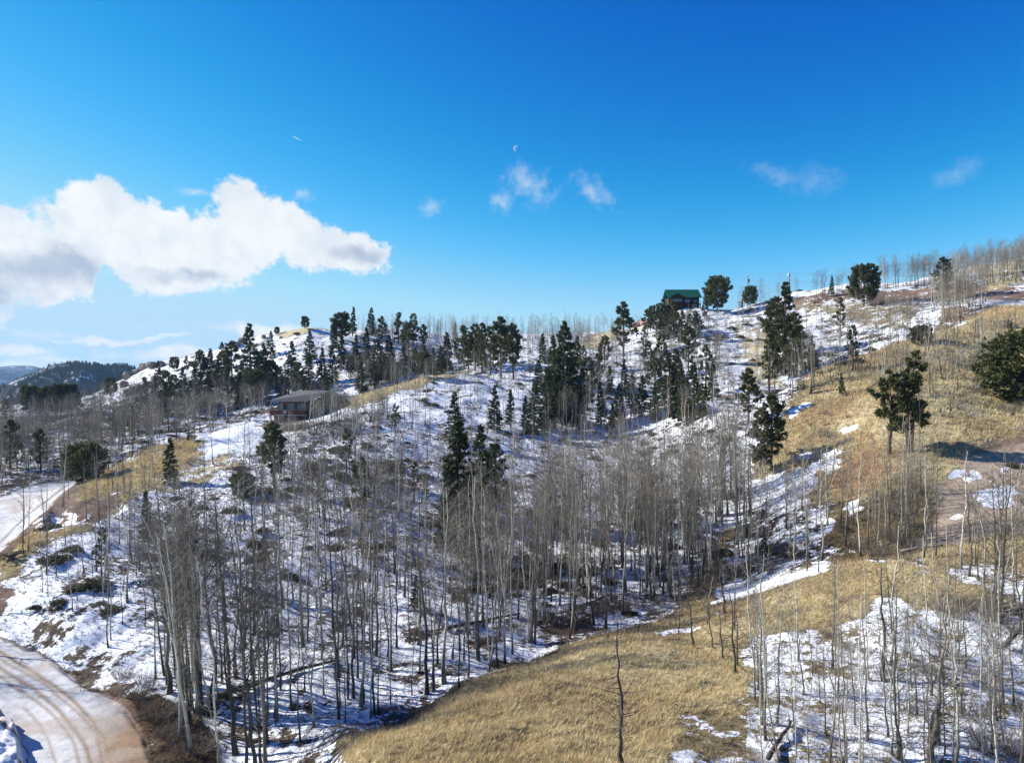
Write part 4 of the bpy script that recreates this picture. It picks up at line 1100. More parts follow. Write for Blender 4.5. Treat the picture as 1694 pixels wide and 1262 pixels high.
# ------------------------------------------------------------------ shrubs
def bare_shrub(seed, W_, H_, nst, r=.012):
    R = np.random.default_rng(seed); b = MB()
    for i in range(nst):
        a = R.uniform(0, 6.28); q = R.uniform(0, 1) ** .6
        p = np.array([math.cos(a) * q * W_ * .3, math.sin(a) * q * W_ * .3, -.1])
        d = unit(np.array([math.cos(a) * q * .9 + R.normal() * .25, math.sin(a) * q * .9 + R.normal() * .25, 1.1]))
        L = H_ * R.uniform(.6, 1.1)
        p2 = p + d * L * .5 + R.normal(0, .05, 3); p3 = p2 + unit(d + R.normal(0, .2, 3)) * L * .5
        b.tube([p, p2, p3], [r * 1.3, r, r * .4], 3, False)
        for k_ in range(5):
            s0 = p2 + (p3 - p2) * R.uniform(-.6, .9); dd = unit(d + R.normal(0, .6, 3))
            b.tube([s0, s0 + dd * L * R.uniform(.15, .35)], [r * .6, r * .3], 3, False)
    return b
SH = [bare_shrub(i, 3.6 + i * .5, 1.25 + .2 * i, 90).mesh('shrub', [M['shrub_twig']], False) for i in range(3)]
def juniper(seed, W_, H_):
    R = np.random.default_rng(seed); Vs = []; ss = []
    n = 1500
    a = R.uniform(0, 6.28, n); q = R.uniform(0, 1, n) ** .5; hh = R.uniform(0, 1, n)
    lob = 1 + .3 * np.sin(a * 3 + seed) + .15 * np.sin(a * 7)
    x = np.cos(a) * q * W_ * .5 * lob; y = np.sin(a) * q * W_ * .5 * lob
    z = hh * H_ * (1 - q ** 2 * .8) * (1 + .3 * np.sin(x * 4 + seed) * np.cos(y * 3))
    C_ = np.stack([x, y, z], 1)
    d = R.normal(0, 1, (n, 3)) + np.stack([np.cos(a), np.sin(a), np.full(n, .8)], 1); d /= np.linalg.norm(d, axis=1)[:, None]
    w = np.cross(d, R.normal(0, 1, (n, 3))); w /= np.linalg.norm(w, axis=1)[:, None]
    s = R.uniform(.12, .26, n)[:, None]
    Vn = np.stack([C_ - d * s * .2, C_ + d * s * .4 + w * s * .25, C_ + d * s, C_ + d * s * .4 - w * s * .25], 1).reshape(-1, 3)
    return fastmesh('juniper_bush', Vn, None, np.arange(n * 4).reshape(-1, 4), [M['needles_juniper']], None, False, {'shade': np.repeat(np.clip(hh, 0, 1), 4)})
JU = [juniper(i, 2.6, .7) for i in range(3)]
def put_shrub(kind, u, v, w, lab, grp=None, hs=1.0):
    x, y, z = ground_at(u, v)
    R = random.Random(int(u * 13 + v))
    me = (SH if kind == 'b' else JU)[R.randrange(3)]
    base = 2.6
    s = (w / F * y) / base
    o = link('bare_shrub' if kind == 'b' else 'juniper_bush', me)
    o.location = (x, y, z); o.rotation_euler = (0, 0, R.uniform(0, 6.28)); o.scale = (s, s, s * hs)
    return tag(o, lab, 'shrub' if kind == 'b' else 'juniper', grp)
SHRUBS = [
 ('on the snowy bank over the lower road', 'low dark bushes on the snowy bank', 'j', [(90,930,44),(118,912,34),(152,972,40),(100,1000,32),(168,968,30),(186,1012,36),(122,978,22),(60,1008,22)]),
 ('on the long slope below the brown house', 'low dark bushes below the brown house', 'j', [(520,778,42),(560,748,34),(655,778,30),(505,748,26),(430,818,30),(610,742,22),(700,790,24),(745,770,22),(640,905,30),(420,905,30),(480,955,26),(435,880,26)]),
 ('on the golden hillside', 'bare grey bushes on the golden hillside', 'b', [(1368,722,26),(1370,686,13),(1600,612,34),(1628,608,34),(1582,606,20),(1612,648,20),(1405,692,14)]),
 ('under the big bushy pine at the right edge', 'bare bushes under the bushy pine', 'b', [(1670,680,26),(1690,676,24)]),
 ('in front of the brown house', 'bare bushes in front of the brown house', 'b', [(460,706,34),(490,712,36),(525,712,40),(560,710,40),(600,700,44),(628,694,40),(580,722,40),(545,728,40),(505,726,34)]),
 ('at the road bend beyond the spur', 'bare bushes at the road bend', 'b', [(98,796,34),(125,792,34),(150,786,30)]),
 ('in the brushy gully right of centre', 'bare bushes in the gully', 'b', [(1255,930,50),(1280,945,46),(1300,915,40),(1225,955,44),(1340,905,34),(1400,880,40),(1420,905,46),(1450,920,44),(1470,890,40),(1500,905,44),(1440,860,34),(1520,880,34),(1475,850,36)]),
 ('in the bottom right thicket', 'bare bushes of the bottom right thicket', 'b', [(1398,1072,34),(1372,1052,26),(1436,1082,28),(1560,1010,40),(1590,1020,44),(1620,1012,36),(1650,1030,50),(1685,1050,56),(1640,1240,84),(1600,1185,70),(1545,1120,54),(1575,1090,48),(1690,1180,74),(1672,1255,70),(1465,1120,34),(1620,1130,50),(1510,1180,40)]),
 ('along the foot of the central wood', 'bare bushes at the foot of the central wood', 'b', [(900,1030,60),(940,1020,50),(980,1015,56),(1020,1010,50),(1065,1000,50),(1110,985,60),(1150,970,60),(1190,950,50),(1120,940,50),(1170,915,50),(850,1045,36),(800,1060,34)]),
 ('at the foot of the leaning clump', 'bare bushes at the foot of the leaning clump', 'b', [(205,1120,40),(225,1150,44),(255,1185,50),(290,1215,50),(320,1240,54),(240,1130,36)]),
 ('under the far road', 'bare bushes under the far road', 'b', [(1450,505,30),(1480,505,30),(1510,505,30),(1550,500,26),(1500,520,26)]),
 ('on the shaded snow beyond the golden hill', 'dark bushes beyond the golden hill', 'j', [(1395,605,26),(1420,600,24),(1375,590,20),(1440,580,20),(1350,600,20),(1210,545,16),(1235,538,14),(1225,560,16)]),
 ('on the bare summit of the left hill', 'small bushes on the bare summit', 'j', [(491,553,12),(465,560,7),(470,570,8)]),
]
for where, grp, kd, lst in SHRUBS:
    lst = sorted(lst); n = len(lst)
    for i, (u, v, w) in enumerate(lst):
        nm = 'bare twiggy shrub' if kd == 'b' else 'low dark juniper bush'
        if n == 1: lab = '%s %s' % (nm, where)
        else: lab = '%s %s %s' % ('leftmost' if i == 0 else 'rightmost' if i == n - 1 else ORD[i] + '-from-left', nm, where)
        put_shrub(kd, u, v, w, lab, grp, 1.0)

shsrc = [next(o for o in COL.objects if o.data is m_) for m_ in SH + JU if any(o.data is m_ for o in COL.objects)]
if len(shsrc) == 6:
    scatter('scrub', BRUSH[0], BRUSH[1], BRUSH[2], BRUSH[3], [[o] for o in shsrc], 'low scrub and brush poking through the snow on the slopes')
# ------------------------------------------------------------------ grass tufts
R = np.random.default_rng(77)
def tufts(name, mask, n, h, spread, nbl, cols, label):
    p = mask / mask.sum()
    ids = R.choice(len(p), n, p=p)
    X = xf[ids] + R.normal(0, .12, n); Y = yf[ids] + R.normal(0, .12, n)
    Z = zfun(X, Y)
    base = np.stack([X, Y, Z - .03], 1)
    hh = h * (R.uniform(.35, 1.15, n) + (R.uniform(0, 1, n) < .12) * R.uniform(.3, 1.0, n)) * np.clip(Y / 60, .8, 2.2)
    B = np.repeat(base, nbl, 0); HH = np.repeat(hh, nbl)
    m = len(B)
    a = R.uniform(0, 6.28, m); o = R.uniform(0, spread, m) * np.clip(B[:, 1] / 60, .8, 2.2)
    root = B + np.stack([np.cos(a) * o, np.sin(a) * o, np.zeros(m)], 1)
    tip = root + np.stack([np.cos(a) * HH * .35 + R.normal(0, .06, m) + .08, np.sin(a) * HH * .35 + R.normal(0, .06, m), HH], 1)
    ww = .022 * np.clip(B[:, 1] / 45, .8, 3)
    sd = np.stack([-np.sin(a + R.uniform(-1, 1, m)), np.cos(a), np.zeros(m)], 1) * ww[:, None]
    Vn = np.stack([root - sd, root + sd, tip], 1).reshape(-1, 3)
    c = np.asarray(cols)[R.integers(0, len(cols), n)] * R.uniform(.7, 1.25, (n, 1))
    tone = np.repeat(np.concatenate([colr[ids] * .55 + c * .6, np.ones((n, 1))], 1), nbl * 3, 0)
    me = fastmesh(name, Vn, np.arange(m * 3).reshape(-1, 3), None, [M['grass']], None, False, {'tone': tone})
    return tag(link(name, me), label, None, None, 'stuff')
m_, t, b = material('dry_grass')
gc_ = attr(t, 'tone', 'Color'); t.put(b.inputs['Base Color'], gc_)
tr = t.new('ShaderNodeBsdfTranslucent'); t.put(tr.inputs['Color'], gc_)
mx = t.new('ShaderNodeMixShader'); mx.inputs[0].default_value = .3
t.l.new(b.outputs[0], mx.inputs[1]); t.l.new(tr.outputs[0], mx.inputs[2])
t.l.new(mx.outputs[0], [q for q in t.n if q.type == 'OUTPUT_MATERIAL'][0].inputs[0])
M['grass'] = m_
vis = (uf > -80) & (uf < 1780) & (vf < 1330)
area = np.maximum(yf, 1) ** 1.0
tufts('dry_grass', (grass > .7) * vis * (yf < 62) * (yf > 20) * grass * (snow < .3), 34000, .26, .16, 5, [GOLD, PALEG, (0.36, .24, .11)], 'dry golden bunch grass on the near spur')
tufts('dry_grass', (grass > .6) * vis * (yf >= 60) * (yf < 170) * (snow < .4), 26000, .28, .2, 4, [GOLD, PALEG, RUST], 'dry golden grass on the hillsides')
tufts('brown_litter', (grass > .25) * vis * (snow <= .3) * (yf < 70) * (colr[:, 0] < .3), 16000, .22, .16, 5, [(.2, .14, .09), (.3, .22, .13), LITTER], 'brown weeds on the bare earth banks')
tufts('dead_weeds', (grass > .15) * vis * (snow > .25) * (snow < .9) * (yf < 130), 30000, .24, .14, 4, [LITTER, OLIVE, (0.2, .13, .08)], 'dead weeds poking through the snow')

# ------------------------------------------------------------------ logs, stumps
def log_mesh(seed, L, r, branches=6, rootball=False):
    R = np.random.default_rng(seed); b = MB(); n = 9
    tt = np.linspace(0, 1, n)
    P = np.stack([tt * L, np.cumsum(R.normal(0, .02, n)) * L * .4, r * .7 + R.normal(0, .02, n)], 1)
    b.tube(P, r * (1 - .55 * tt), 8)
    for i in range(branches):
        k_ = R.integers(2, n - 1); a = R.uniform(.2, 2.9); d = np.array([.5, math.cos(a), math.sin(a)]); l = R.uniform(.3, 1.3)
        b.tube([P[k_], P[k_] + d * l * .5, P[k_] + d * l + R.normal(0, .08, 3)], [r * .28, r * .2, r * .06], 4, False)
    if rootball:
        for i in range(14):
            a = i / 14 * 6.28 + R.normal() * .1; d = np.array([-.35, math.cos(a), math.sin(a)]); l = r * R.uniform(2.5, 4.5)
            b.tube([P[0], P[0] + d * l * .5, P[0] + d * l + R.normal(0, .1, 3)], [r * .5, r * .3, r * .08], 5, False)
    return b
def fallen(u1, v1, u2, v2, r, lab, mat='dead_wood', rootball=False, br=6, lift=.12, grp='fallen logs lying on the slopes'):
    p = np.array(ground_at(u1, v1)); q = np.array(ground_at(u2, v2))
    d = q - p; L = float(np.linalg.norm(d))
    o = log_mesh(int(u1 * 3 + v1), L, r, br, rootball).build('fallen_log', M[mat], None, True)
    ex = d / L; ey = unit(np.cross([0, 0, 1], ex)); ez = np.cross(ex, ey)
    Mx = Matrix(((ex[0], ey[0], ez[0]), (ex[1], ey[1], ez[1]), (ex[2], ey[2], ez[2]))).to_4x4()
    o.matrix_world = Matrix.Translation(Vector(p) + Vector((0, 0, lift))) @ Mx
    return tag(o, lab, 'log', grp)
fallen(360, 1160, 478, 1118, .20, 'long dark fallen trunk with roots on snow right of the leaning clump')
fallen(478, 1118, 556, 1098, .13, 'thinner dark branchy log just above the long fallen trunk', br=10)
fallen(700, 1010, 735, 1045, .12, 'short black log slanting down in the bottom centre wood')
fallen(735, 1045, 860, 1020, .15, 'snow-rimmed dark log lying across the bottom centre wood')
fallen(440, 925, 455, 945, .1, 'small dark log near the middle of the lower left wood')
fallen(520, 985, 560, 950, .1, 'leaning dark log in the lower left wood')
fallen(1272, 1262, 1306, 1200, .11, 'mossy fallen log at the bottom edge in the snow left of the thicket')
fallen(1640, 1030, 1690, 1010, .14, 'grey log at the right edge in front of the clearing', 'grey_wood')
fallen(1345, 652, 1392, 645, .12, 'dark fallen log beside the black stump on the golden hillside')
fallen(1676, 712, 1700, 716, .13, 'pale log beside a stump under the bushy pine', 'grey_wood')
fallen(1660, 1075, 1694, 1035, .14, 'dark log leaning over brush at the right edge', 'dead_wood')
fallen(1432, 648, 1462, 628, .12, 'dead branchy log under the thin hillside aspens', 'dead_wood', br=12)
fallen(958, 1010, 1010, 985, .14, 'dark log between trunks at the foot of the central wood')
fallen(872, 645, 884, 668, .14, 'grey log on snow left of the central conifers', 'grey_wood')
fallen(1490, 915, 1560, 905, .12, 'bleached log among brush below the gravel clearing', 'grey_wood', br=10)
def stump(u, v, h, r, lab, mat='dead_wood'):
    x, y, z = ground_at(u, v); R = np.random.default_rng(int(u)); b = MB()
    b.tube([(0, 0, -.2), (.02, 0, h * .3), (.05 * h, 0, h * .75), (.12 * h, .02, h)], [r * 1.4, r, r * .85, r * .35], 9)
    for i in range(7):
        a = R.uniform(0, 6.28); s0 = np.array([0, 0, h * R.uniform(.1, .8)])
        b.tube([s0, s0 + np.array([math.cos(a) * r * 2, math.sin(a) * r * 2, r]), s0 + np.array([math.cos(a) * r * 4, math.sin(a) * r * 4, R.uniform(-1, 2) * r])], [r * .35, r * .22, r * .08], 4, False)
    o = b.build('stump', M[mat], None, True); o.location = (x, y, z)
    return tag(o, lab, 'stump', 'weathered stumps')
stump(1341, 652, 1.3, .22, 'black burnt stump standing on the golden hillside crest')
stump(1666, 545, 1.9, .30, 'dark upturned root stump near the top right of the golden hillside')
stump(1672, 545, 1.3, .25, 'smaller dark root stump right of the upturned one', )
stump(1227, 506, 3.6, .40, 'weathered brown snag on the skyline left of the first power pole', 'pine_bark')
stump(1675, 690, .9, .15, 'small black stump under the bushy pine at the right edge')
stump(18, 926, .5, .25, 'small black stump on the red bank beside the upper road')
stump(612, 700, 1.0, .2, 'small dark stump right of the brown house')
stump(1545, 1230, 1.4, .2, 'broken stump in brush at the bottom right corner')
for i, (u, v) in enumerate(((1573, 682), (1585, 680), (1556, 684))):
    x, y, z = ground_at(u, v); r = plant(('N', 0), 'spruce_tree', CF['N'][0], (x, y, z), u, (.07, .07, .075 - .015 * (i == 2)))
    tag(r, '%s tiny conifer seedling in the long shadow of the several-stemmed pine' % ('middle', 'rightmost', 'leftmost')[i], 'spruce', 'seedlings on the golden hillside')

# ------------------------------------------------------------------ boulders
def boulder_mesh(seed, mat):
    R = np.random.default_rng(seed)
    n = 12; th = np.linspace(0, math.pi, 8)[1:-1]; ph = np.arange(n) / n * 2 * math.pi
    V_ = [(0, 0, 1)]
    for a in th:
        for p in ph: V_.append((math.sin(a) * math.cos(p), math.sin(a) * math.sin(p), math.cos(a)))
    V_.append((0, 0, -1)); V_ = np.array(V_)
    for k_ in range(9):        # flatten against random planes: facets
        d = unit(R.normal(0, 1, 3)); c = R.uniform(.55, .85)
        s = V_ @ d; V_ = V_ - np.clip(s - c, 0, None)[:, None] * d[None, :] * .9
    V_ += R.normal(0, .03, V_.shape)
    T_, Q_ = [], []
    for k_ in range(n): T_.append((0, 1 + k_, 1 + (k_ + 1) % n))
    for r_ in range(len(th) - 1):
        for k_ in range(n): a = 1 + r_ * n + k_; b2 = 1 + r_ * n + (k_ + 1) % n; Q_.append((a, a + n, b2 + n, b2))
    e = len(V_) - 1; s0 = 1 + (len(th) - 1) * n
    for k_ in range(n): T_.append((e, s0 + (k_ + 1) % n, s0 + k_))
    return fastmesh('boulder', V_, np.array(T_), np.array(Q_), [mat], None, False)
BO = [boulder_mesh(i, M['rock']) for i in range(4)]; BP = [boulder_mesh(10 + i, M['pink_rock']) for i in range(3)]
def boulders(lst, meshes, where, grp, adj):
    lst = sorted(lst); n = len(lst)
    for i, (u, v, w, h) in enumerate(lst):
        x, y, z = ground_at(u, v)
        o = link('boulder', meshes[i % len(meshes)])
        sx_ = w / F * y * .55; sz_ = h / F * y * .6
        o.location = (x, y, z + sz_ * .35); o.scale = (sx_, sx_ * .9, sz_); o.rotation_euler = (0, 0, i * 1.3)
        lab = '%s %s boulder %s' % ('leftmost' if i == 0 else 'rightmost' if i == n - 1 else ORD[i % 15] + '-from-left', adj, where)
        tag(o, lab, 'boulder', grp)
boulders([(212,626,20,15),(226,618,16,12),(238,612,20,16),(252,608,22,14),(266,606,16,11),(205,640,14,14),(217,652,22,18),(232,648,18,18),(246,640,20,15),(260,630,18,12),(226,664,14,12),(188,646,12,8),(272,618,14,10)], BO, 'in the outcrop on the left shoulder', 'boulders of the left outcrop', 'dark weathered')
boulders([(318,606,14,14),(340,600,14,12),(392,575,14,14),(400,566,14,13),(380,590,12,12),(436,560,8,8)], BO, 'among pines on the left hillside', 'boulders on the left hillside', 'brown')
boulders([(1050,541,12,11),(1056,538,13,15),(1063,538,12,13),(1070,540,10,12)], BP, 'of the pink outcrop left of the green-roofed house', 'pink outcrop by the green-roofed house', 'pink granite')
boulders([(1011,541,8,6),(1122,546,6,5),(75,692,7,5)], BP, 'lying alone in the snow', 'single pale rocks in the snow', 'small pale')

# ------------------------------------------------------------------ houses
M['roof_grey'] = simple('roof_grey', (0.115, 0.104, 0.104), .85, 3.0, .15)
M['roof_green'] = simple('roof_green', (0.007, 0.085, 0.048), .6, 1.5, .12)
M['log_wall'] = simple('log_wall', (0.13, 0.08, 0.06), .8, 3, .3)
M['dark_wall'] = simple('dark_wall', (0.042, 0.022, 0.018), .8, 3, .3)
M['brown_wall'] = simple('brown_wall', (0.095, 0.070, 0.058), .85, 3, .2)
M['red_deck'] = simple('red_deck', (0.13, 0.024, 0.022), .7, 3, .2)
M['pale_trim'] = simple('pale_trim', (0.30, 0.25, 0.22), .7, 3, .15)
M['tan_wall'] = simple('tan_wall', (0.26, 0.18, 0.12), .8, 3, .15)
M['black_metal'] = simple('black_metal', (0.03, 0.03, 0.03), .5, 3, .1)
M['white_paint'] = simple('white_paint', (0.8, 0.8, 0.8), .5, 3, .05)
gl, t, b = material('window_glass'); b.inputs['Base Color'].default_value = (0.10, 0.12, 0.16, 1); b.inputs['Roughness'].default_value = .08; b.inputs['Specular IOR Level'].default_value = 1.0; b.inputs['Metallic'].default_value = .5
M['glass'] = gl
def gable_roof(mb, x0, x1, y0, y1, zr, ze, th=.22, axis='x', ymid=None):
    """ridge along x from x0 to x1, eaves at y0, y1"""
    ym = (y0 + y1) / 2 if ymid is None else ymid
    for (ya, yb) in ((y0, ym), (y1, ym)):
        V_ = [(x0, ya, ze), (x1, ya, ze), (x1, yb, zr), (x0, yb, zr), (x0, ya, ze + th), (x1, ya, ze + th), (x1, yb, zr + th), (x0, yb, zr + th)]
        mb.add(V_, None, [(0, 1, 2, 3), (4, 7, 6, 5), (0, 4, 5, 1), (1, 5, 6, 2), (2, 6, 7, 3), (3, 7, 4, 0)])
def window(parent, x0, x1, z0, z1, y, frame=M['pale_trim'], bars=0):
    f = MB(); w = .1
    f.box((x0, y - .08, z0), (x1, y, z0 + w)); f.box((x0, y - .08, z1 - w), (x1, y, z1)); f.box((x0, y - .08, z0 + w), (x0 + w, y, z1 - w)); f.box((x1 - w, y - .08, z0 + w), (x1, y, z1 - w))
    for k_ in range(bars):
        xc = x0 + (x1 - x0) * (k_ + 1) / (bars + 1); f.box((xc - .05, y - .075, z0 + w), (xc + .05, y, z1 - w))
    fo = f.build('window', frame, parent)
    g = MB(); g.box((x0 + w, y - .03, z0 + w), (x1 - w, y + .03, z1 - w)); g.build('pane', M['glass'], fo)
    return fo

# brown house with the long deck: local x to the right, y away from the camera
hx, hy, _ = ground_at(505, 692)
hy = 150.0; hx = (447 - CU) / F * hy; hz = (HV - 690) / F * hy
H1 = empty('brown_house', (hx, hy, hz), math.radians(-2))
tag(H1, 'brown house with a wide grey roof and dark red deck on the left spur', 'house')
wl = MB()
Wd, Ex = 8.2, 15.0      # deck/front length to the gable corner, far right end
wl.box((0.9, 1.8, -1.5), (8.4, 9.5, 3.55))
wl.build('wall', M['brown_wall'], H1)
gb = MB()
gp = [(8.3, .75, 3.42), (12.25, 2.5, 5.2), (15.9, 3.25, 2.95)]
gb.add([(x, y, -1.8) for x, y, z in gp] + gp + [(15.9, 9.4, -1.8), (15.9, 9.4, 2.7), (8.3, 9.4, -1.8), (8.3, 9.4, 3.6)], [(4, 5, 9), (5, 7, 9), (3, 4, 9)], [(0, 1, 4, 3), (1, 2, 5, 4), (2, 6, 7, 5), (6, 8, 9, 7), (8, 0, 3, 9)])
gb.build('gable_wall', M['brown_wall'], H1)
rf = MB()
rf.add([(0.0, 0.2, 3.35), (7.9, 0.2, 3.30), (12.3, 2.2, 5.25), (3.5, 7.4, 5.35), (0.0, 0.2, 3.57), (7.9, 0.2, 3.52), (12.3, 2.2, 5.47), (3.5, 7.4, 5.57)], None, [(3, 2, 1, 0), (4, 5, 6, 7), (0, 1, 5, 4), (1, 2, 6, 5), (2, 3, 7, 6), (3, 0, 4, 7)])
rf.add([(3.5, 7.4, 5.35), (12.3, 2.2, 5.25), (16.6, 3.0, 2.6), (16.6, 9.8, 2.2), (3.5, 7.4, 5.57), (12.3, 2.2, 5.47), (16.6, 3.0, 2.82), (16.6, 9.8, 2.42)], None, [(3, 2, 1, 0), (4, 5, 6, 7), (0, 1, 5, 4), (1, 2, 6, 5), (2, 3, 7, 6), (3, 0, 4, 7)])
ro = rf.build('roof', M['roof_grey'], H1)
fb = MB(); fb.box((0, .12, 3.22), (7.9, .2, 3.52)); fb.build('fascia', M['pale_trim'], ro)
ch = MB(); ch.tube([(2.6, 3.6, 4.1), (2.6, 3.6, 5.6)], [.16, .16], 8); ch.tube([(2.6, 3.6, 5.62), (2.6, 3.6, 5.75)], [.24, .22], 8); ch.build('stove_pipe', M['black_metal'], ro)
vt = MB(); vt.box((3.3, 2.9, 4.2), (4.1, 3.5, 4.62)); vt.build('skylight', M['black_metal'], ro)
dk = MB(); dk.box((-.1, 0, .3), (7.6, 1.8, .5)); dk.build('deck', M['pale_trim'], H1)
rl_ = MB(); rl_.box((-.12, -.06, 1.45), (7.62, .06, 1.55)); rl_.build('handrail', M['pale_trim'], H1)
for k_ in range(26):
    bb = MB(); x0 = -.1 + k_ * .297; bb.box((x0, -.03, .52), (x0 + .27, .02, 1.44)); bb.build('deck_board', M['red_deck'], H1)
for x0 in (0.1, 2.5, 5.0, 7.3):
    pp = MB(); pp.box((x0 - .09, .1, -1.6), (x0 + .09, .28, .3)); pp.build('post', M['tan_wall'], H1)
for x0 in (0.1, 2.45, 7.3):
    pp = MB(); pp.box((x0 - .1, .1, .5), (x0 + .1, .3, 3.3)); pp.build('porch_column', M['pale_trim'], H1)
lw = MB(); lw.box((.3, 1.2, -1.6), (2.6, 1.7, .3)); lw.build('lower_wall', M['tan_wall'], H1)
for (a, c) in ((1.1, 2.1), (2.9, 4.6), (5.2, 6.6)): window(H1, a, c, 1.2, 2.8, 1.78, bars=1)
window(H1, 10.0, 11.3, .8, 2.2, 1.42, M['black_metal'])
window(H1, 13.0, 14.2, .8, 2.0, 2.62, M['black_metal'])
an = MB()
for a in range(6):
    c, s = math.cos(a * 1.05), math.sin(a * 1.05); an.tube([(3.1, -.1, 1.05), (3.1 + c * .35, -.12, 1.05 + s * .3), (3.1 + c * .5, -.1, 1.05 + s * .45)], [.06, .05, .02], 4)
an.build('wreath', M['white_paint'], H1)

# green-roofed house on the knoll
gy = 250.0; gx = (1132 - CU) / F * gy; gz = (HV - 517) / F * gy
k1 = gy / F
H2 = empty('green_roof_house', (gx, gy, gz), 0)
tag(H2, 'dark timber house with a green metal roof on the ridge', 'house')
wl = MB(); wl.box((-5.4, 0, -2.5), (5.2, 8, 5.2)); wl.build('wall', M['dark_wall'], H2)
g1 = MB(); g1.prism([(-4.8, -1), (-0.6, -1), (-0.6, 4.9), (-2.6, 6.0), (-4.8, 4.7)], -1.4, -.003); g1.build('bay_wall', M['dark_wall'], H2)
rf = MB(); gable_roof(rf, -5.9, 5.9, -1.0, 9.0, 8.3, 5.0); ro = rf.build('roof', M['roof_green'], H2)
d1 = MB()
for sx_ in (-1, 1):
    d1.add([(-2.7, -2.0, 6.3), (-2.7 + sx_ * 2.7, -2.0, 4.95), (-2.7 + sx_ * 2.7, 1.6, 4.95), (-2.7, 3.2, 6.3), (-2.7, -2.0, 6.5), (-2.7 + sx_ * 2.7, -2.0, 5.15), (-2.7 + sx_ * 2.7, 1.6, 5.15), (-2.7, 3.2, 6.5)], None, [(0, 1, 2, 3), (4, 7, 6, 5), (0, 4, 5, 1), (1, 5, 6, 2), (2, 6, 7, 3), (3, 7, 4, 0)])
d1.build('gable_roof', M['roof_green'], H2)
for k_ in range(15):
    sm_ = MB(); x0 = -5.6 + k_ * .8; sm_.add([(x0, -1.0, 5.23), (x0 + .06, -1.0, 5.23), (x0 + .06, 3.98, 8.53), (x0, 3.98, 8.53), (x0, -1.0, 5.3), (x0 + .06, -1.0, 5.3), (x0 + .06, 3.98, 8.6), (x0, 3.98, 8.6)], None, [(0, 1, 2, 3), (4, 7, 6, 5), (0, 4, 5, 1), (1, 5, 6, 2), (2, 6, 7, 3), (3, 7, 4, 0)])
    sm_.build('seam', M['roof_green'], ro)
window(H2, -4.4, -1.1, 3.4, 4.6, -1.42, M['dark_wall'], 3)
window(H2, 0.1, 2.0, 3.3, 4.6, -.02, M['dark_wall'], 1)
window(H2, 3.2, 5.0, 3.4, 4.3, -.02, M['pale_trim'], 1)
window(H2, 3.4, 4.0, .6, 1.1, -.02, M['pale_trim'])
dk = MB(); dk.box((-5.2, -2.6, 2.6), (5.2, -.01, 2.8)); dk.build('deck', M['dark_wall'], H2)
for k_ in range(22):
    bb = MB(); x0 = -5.15 + k_ * .48; bb.box((x0, -2.6, 2.81), (x0 + .08, -2.52, 3.5)); bb.build('baluster', M['dark_wall'], H2)
hr_ = MB(); hr_.box((-5.2, -2.65, 3.51), (5.2, -2.48, 3.6)); hr_.build('handrail', M['dark_wall'], H2)
for x0 in (-4.8, -1.8, .9, 2.4, 4.9):
    pp = MB(); pp.box((x0 - .13, -2.6, -2.6), (x0 + .13, -2.34, 2.6)); pp.build('post', M['tan_wall'] if x0 in (.9, 2.4) else M['dark_wall'], H2)

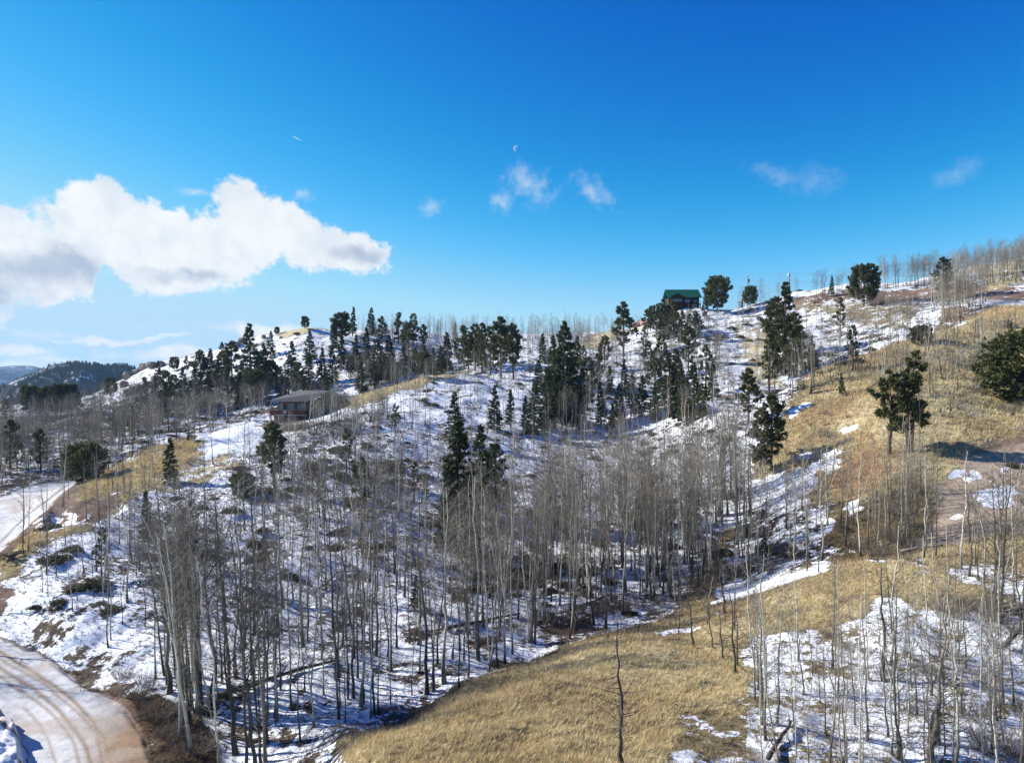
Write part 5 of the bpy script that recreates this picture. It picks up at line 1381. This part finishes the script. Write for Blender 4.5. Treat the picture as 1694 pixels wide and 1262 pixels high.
# ------------------------------------------------------------------ power poles and lines
def pole(u, vt, vb, gy, lab, drum=None, lamp=False):
    x = (u - CU) / F * gy; zt = (HV - vt) / F * gy; zb = z1(x, gy) - .4
    r = empty('power_pole', (x, gy, zb)); h = zt - zb
    b = MB(); b.tube([(0, 0, 0), (0, 0, h)], [.26, .18], 8); b.build('pole', M['grey_wood'], r, True)
    b = MB(); b.tube([(0, 0, h), (0, 0, h + .35)], [.06, .04], 6); b.build('insulator', M['white_paint'], r, True)
    if drum:
        b = MB(); b.tube([(.42, -.05, h - 2.6), (.42, -.05, h - 1.6)], [.28, .28], 10); b.tube([(.42, -.05, h - 1.6), (.42, -.05, h - 1.3)], [.06, .04], 5)
        b.build('transformer', M['black_metal'], r, True)
    if lamp:
        b = MB(); b.tube([(-.35, 0, h - 1.0), (-.35, 0, h - .1)], [.30, .24], 8); b.build('transformer', M['white_paint'], r, True)
    tag(r, lab, 'power pole', 'power poles on the right skyline')
    return (x, gy, zb + h)
p1 = pole(1237, 455, 500, 262, 'grey power pole with a dark transformer on the right skyline', drum=True)
p2 = pole(1306, 452, 500, 250, 'power pole with a white cylinder behind the tall dark conifer', lamp=True)
p3 = pole(1760, 408, 470, 215, 'power pole outside the right edge carrying the wires') if False else ((1790 - CU) / F * 215, 215, (HV - 430) / F * 215)
def wire(a, c, sag, dz, lab):
    a = np.array(a) + np.array([0, 0, dz]); c = np.array(c) + np.array([0, 0, dz]); tt = np.linspace(0, 1, 17)
    P = a + (c - a) * tt[:, None]; P[:, 2] -= sag * 4 * tt * (1 - tt)
    b = MB(); b.tube(P, np.full(17, .03), 4); o = b.build('power_line', M['grey_wood'], None, True)
    tag(o, lab, 'power line', 'power lines along the right skyline')
wire(p1, p2, .25, .3, 'upper wire between the two power poles')
wire(p1, p2, .35, -2.0, 'lower wire between the two power poles')
wire(p2, p3, 3.0, .3, 'upper wire running right from the pole with the white cylinder')
wire(p2, p3, 4.5, -2.2, 'lower wire running right across the round dark skyline pine')

# ------------------------------------------------------------------ thin blue air over the valley
hb = MB(); hb.box((-21500, -460, -78), (21500, 6150, 165))
hm = bpy.data.materials.new('haze'); hm.use_nodes = True
t = NT(hm.node_tree); t.n.clear()
pv = t.new('ShaderNodeVolumePrincipled'); pv.inputs['Density'].default_value = 0.00008; pv.inputs['Color'].default_value = (0.35, 0.62, 1.0, 1); pv.inputs['Anisotropy'].default_value = 0.2
o_ = t.new('ShaderNodeOutputMaterial'); t.l.new(pv.outputs[0], o_.inputs['Volume'])
tag(hb.build('haze', hm), 'thin bluish haze over the far valley', None, None, 'stuff')
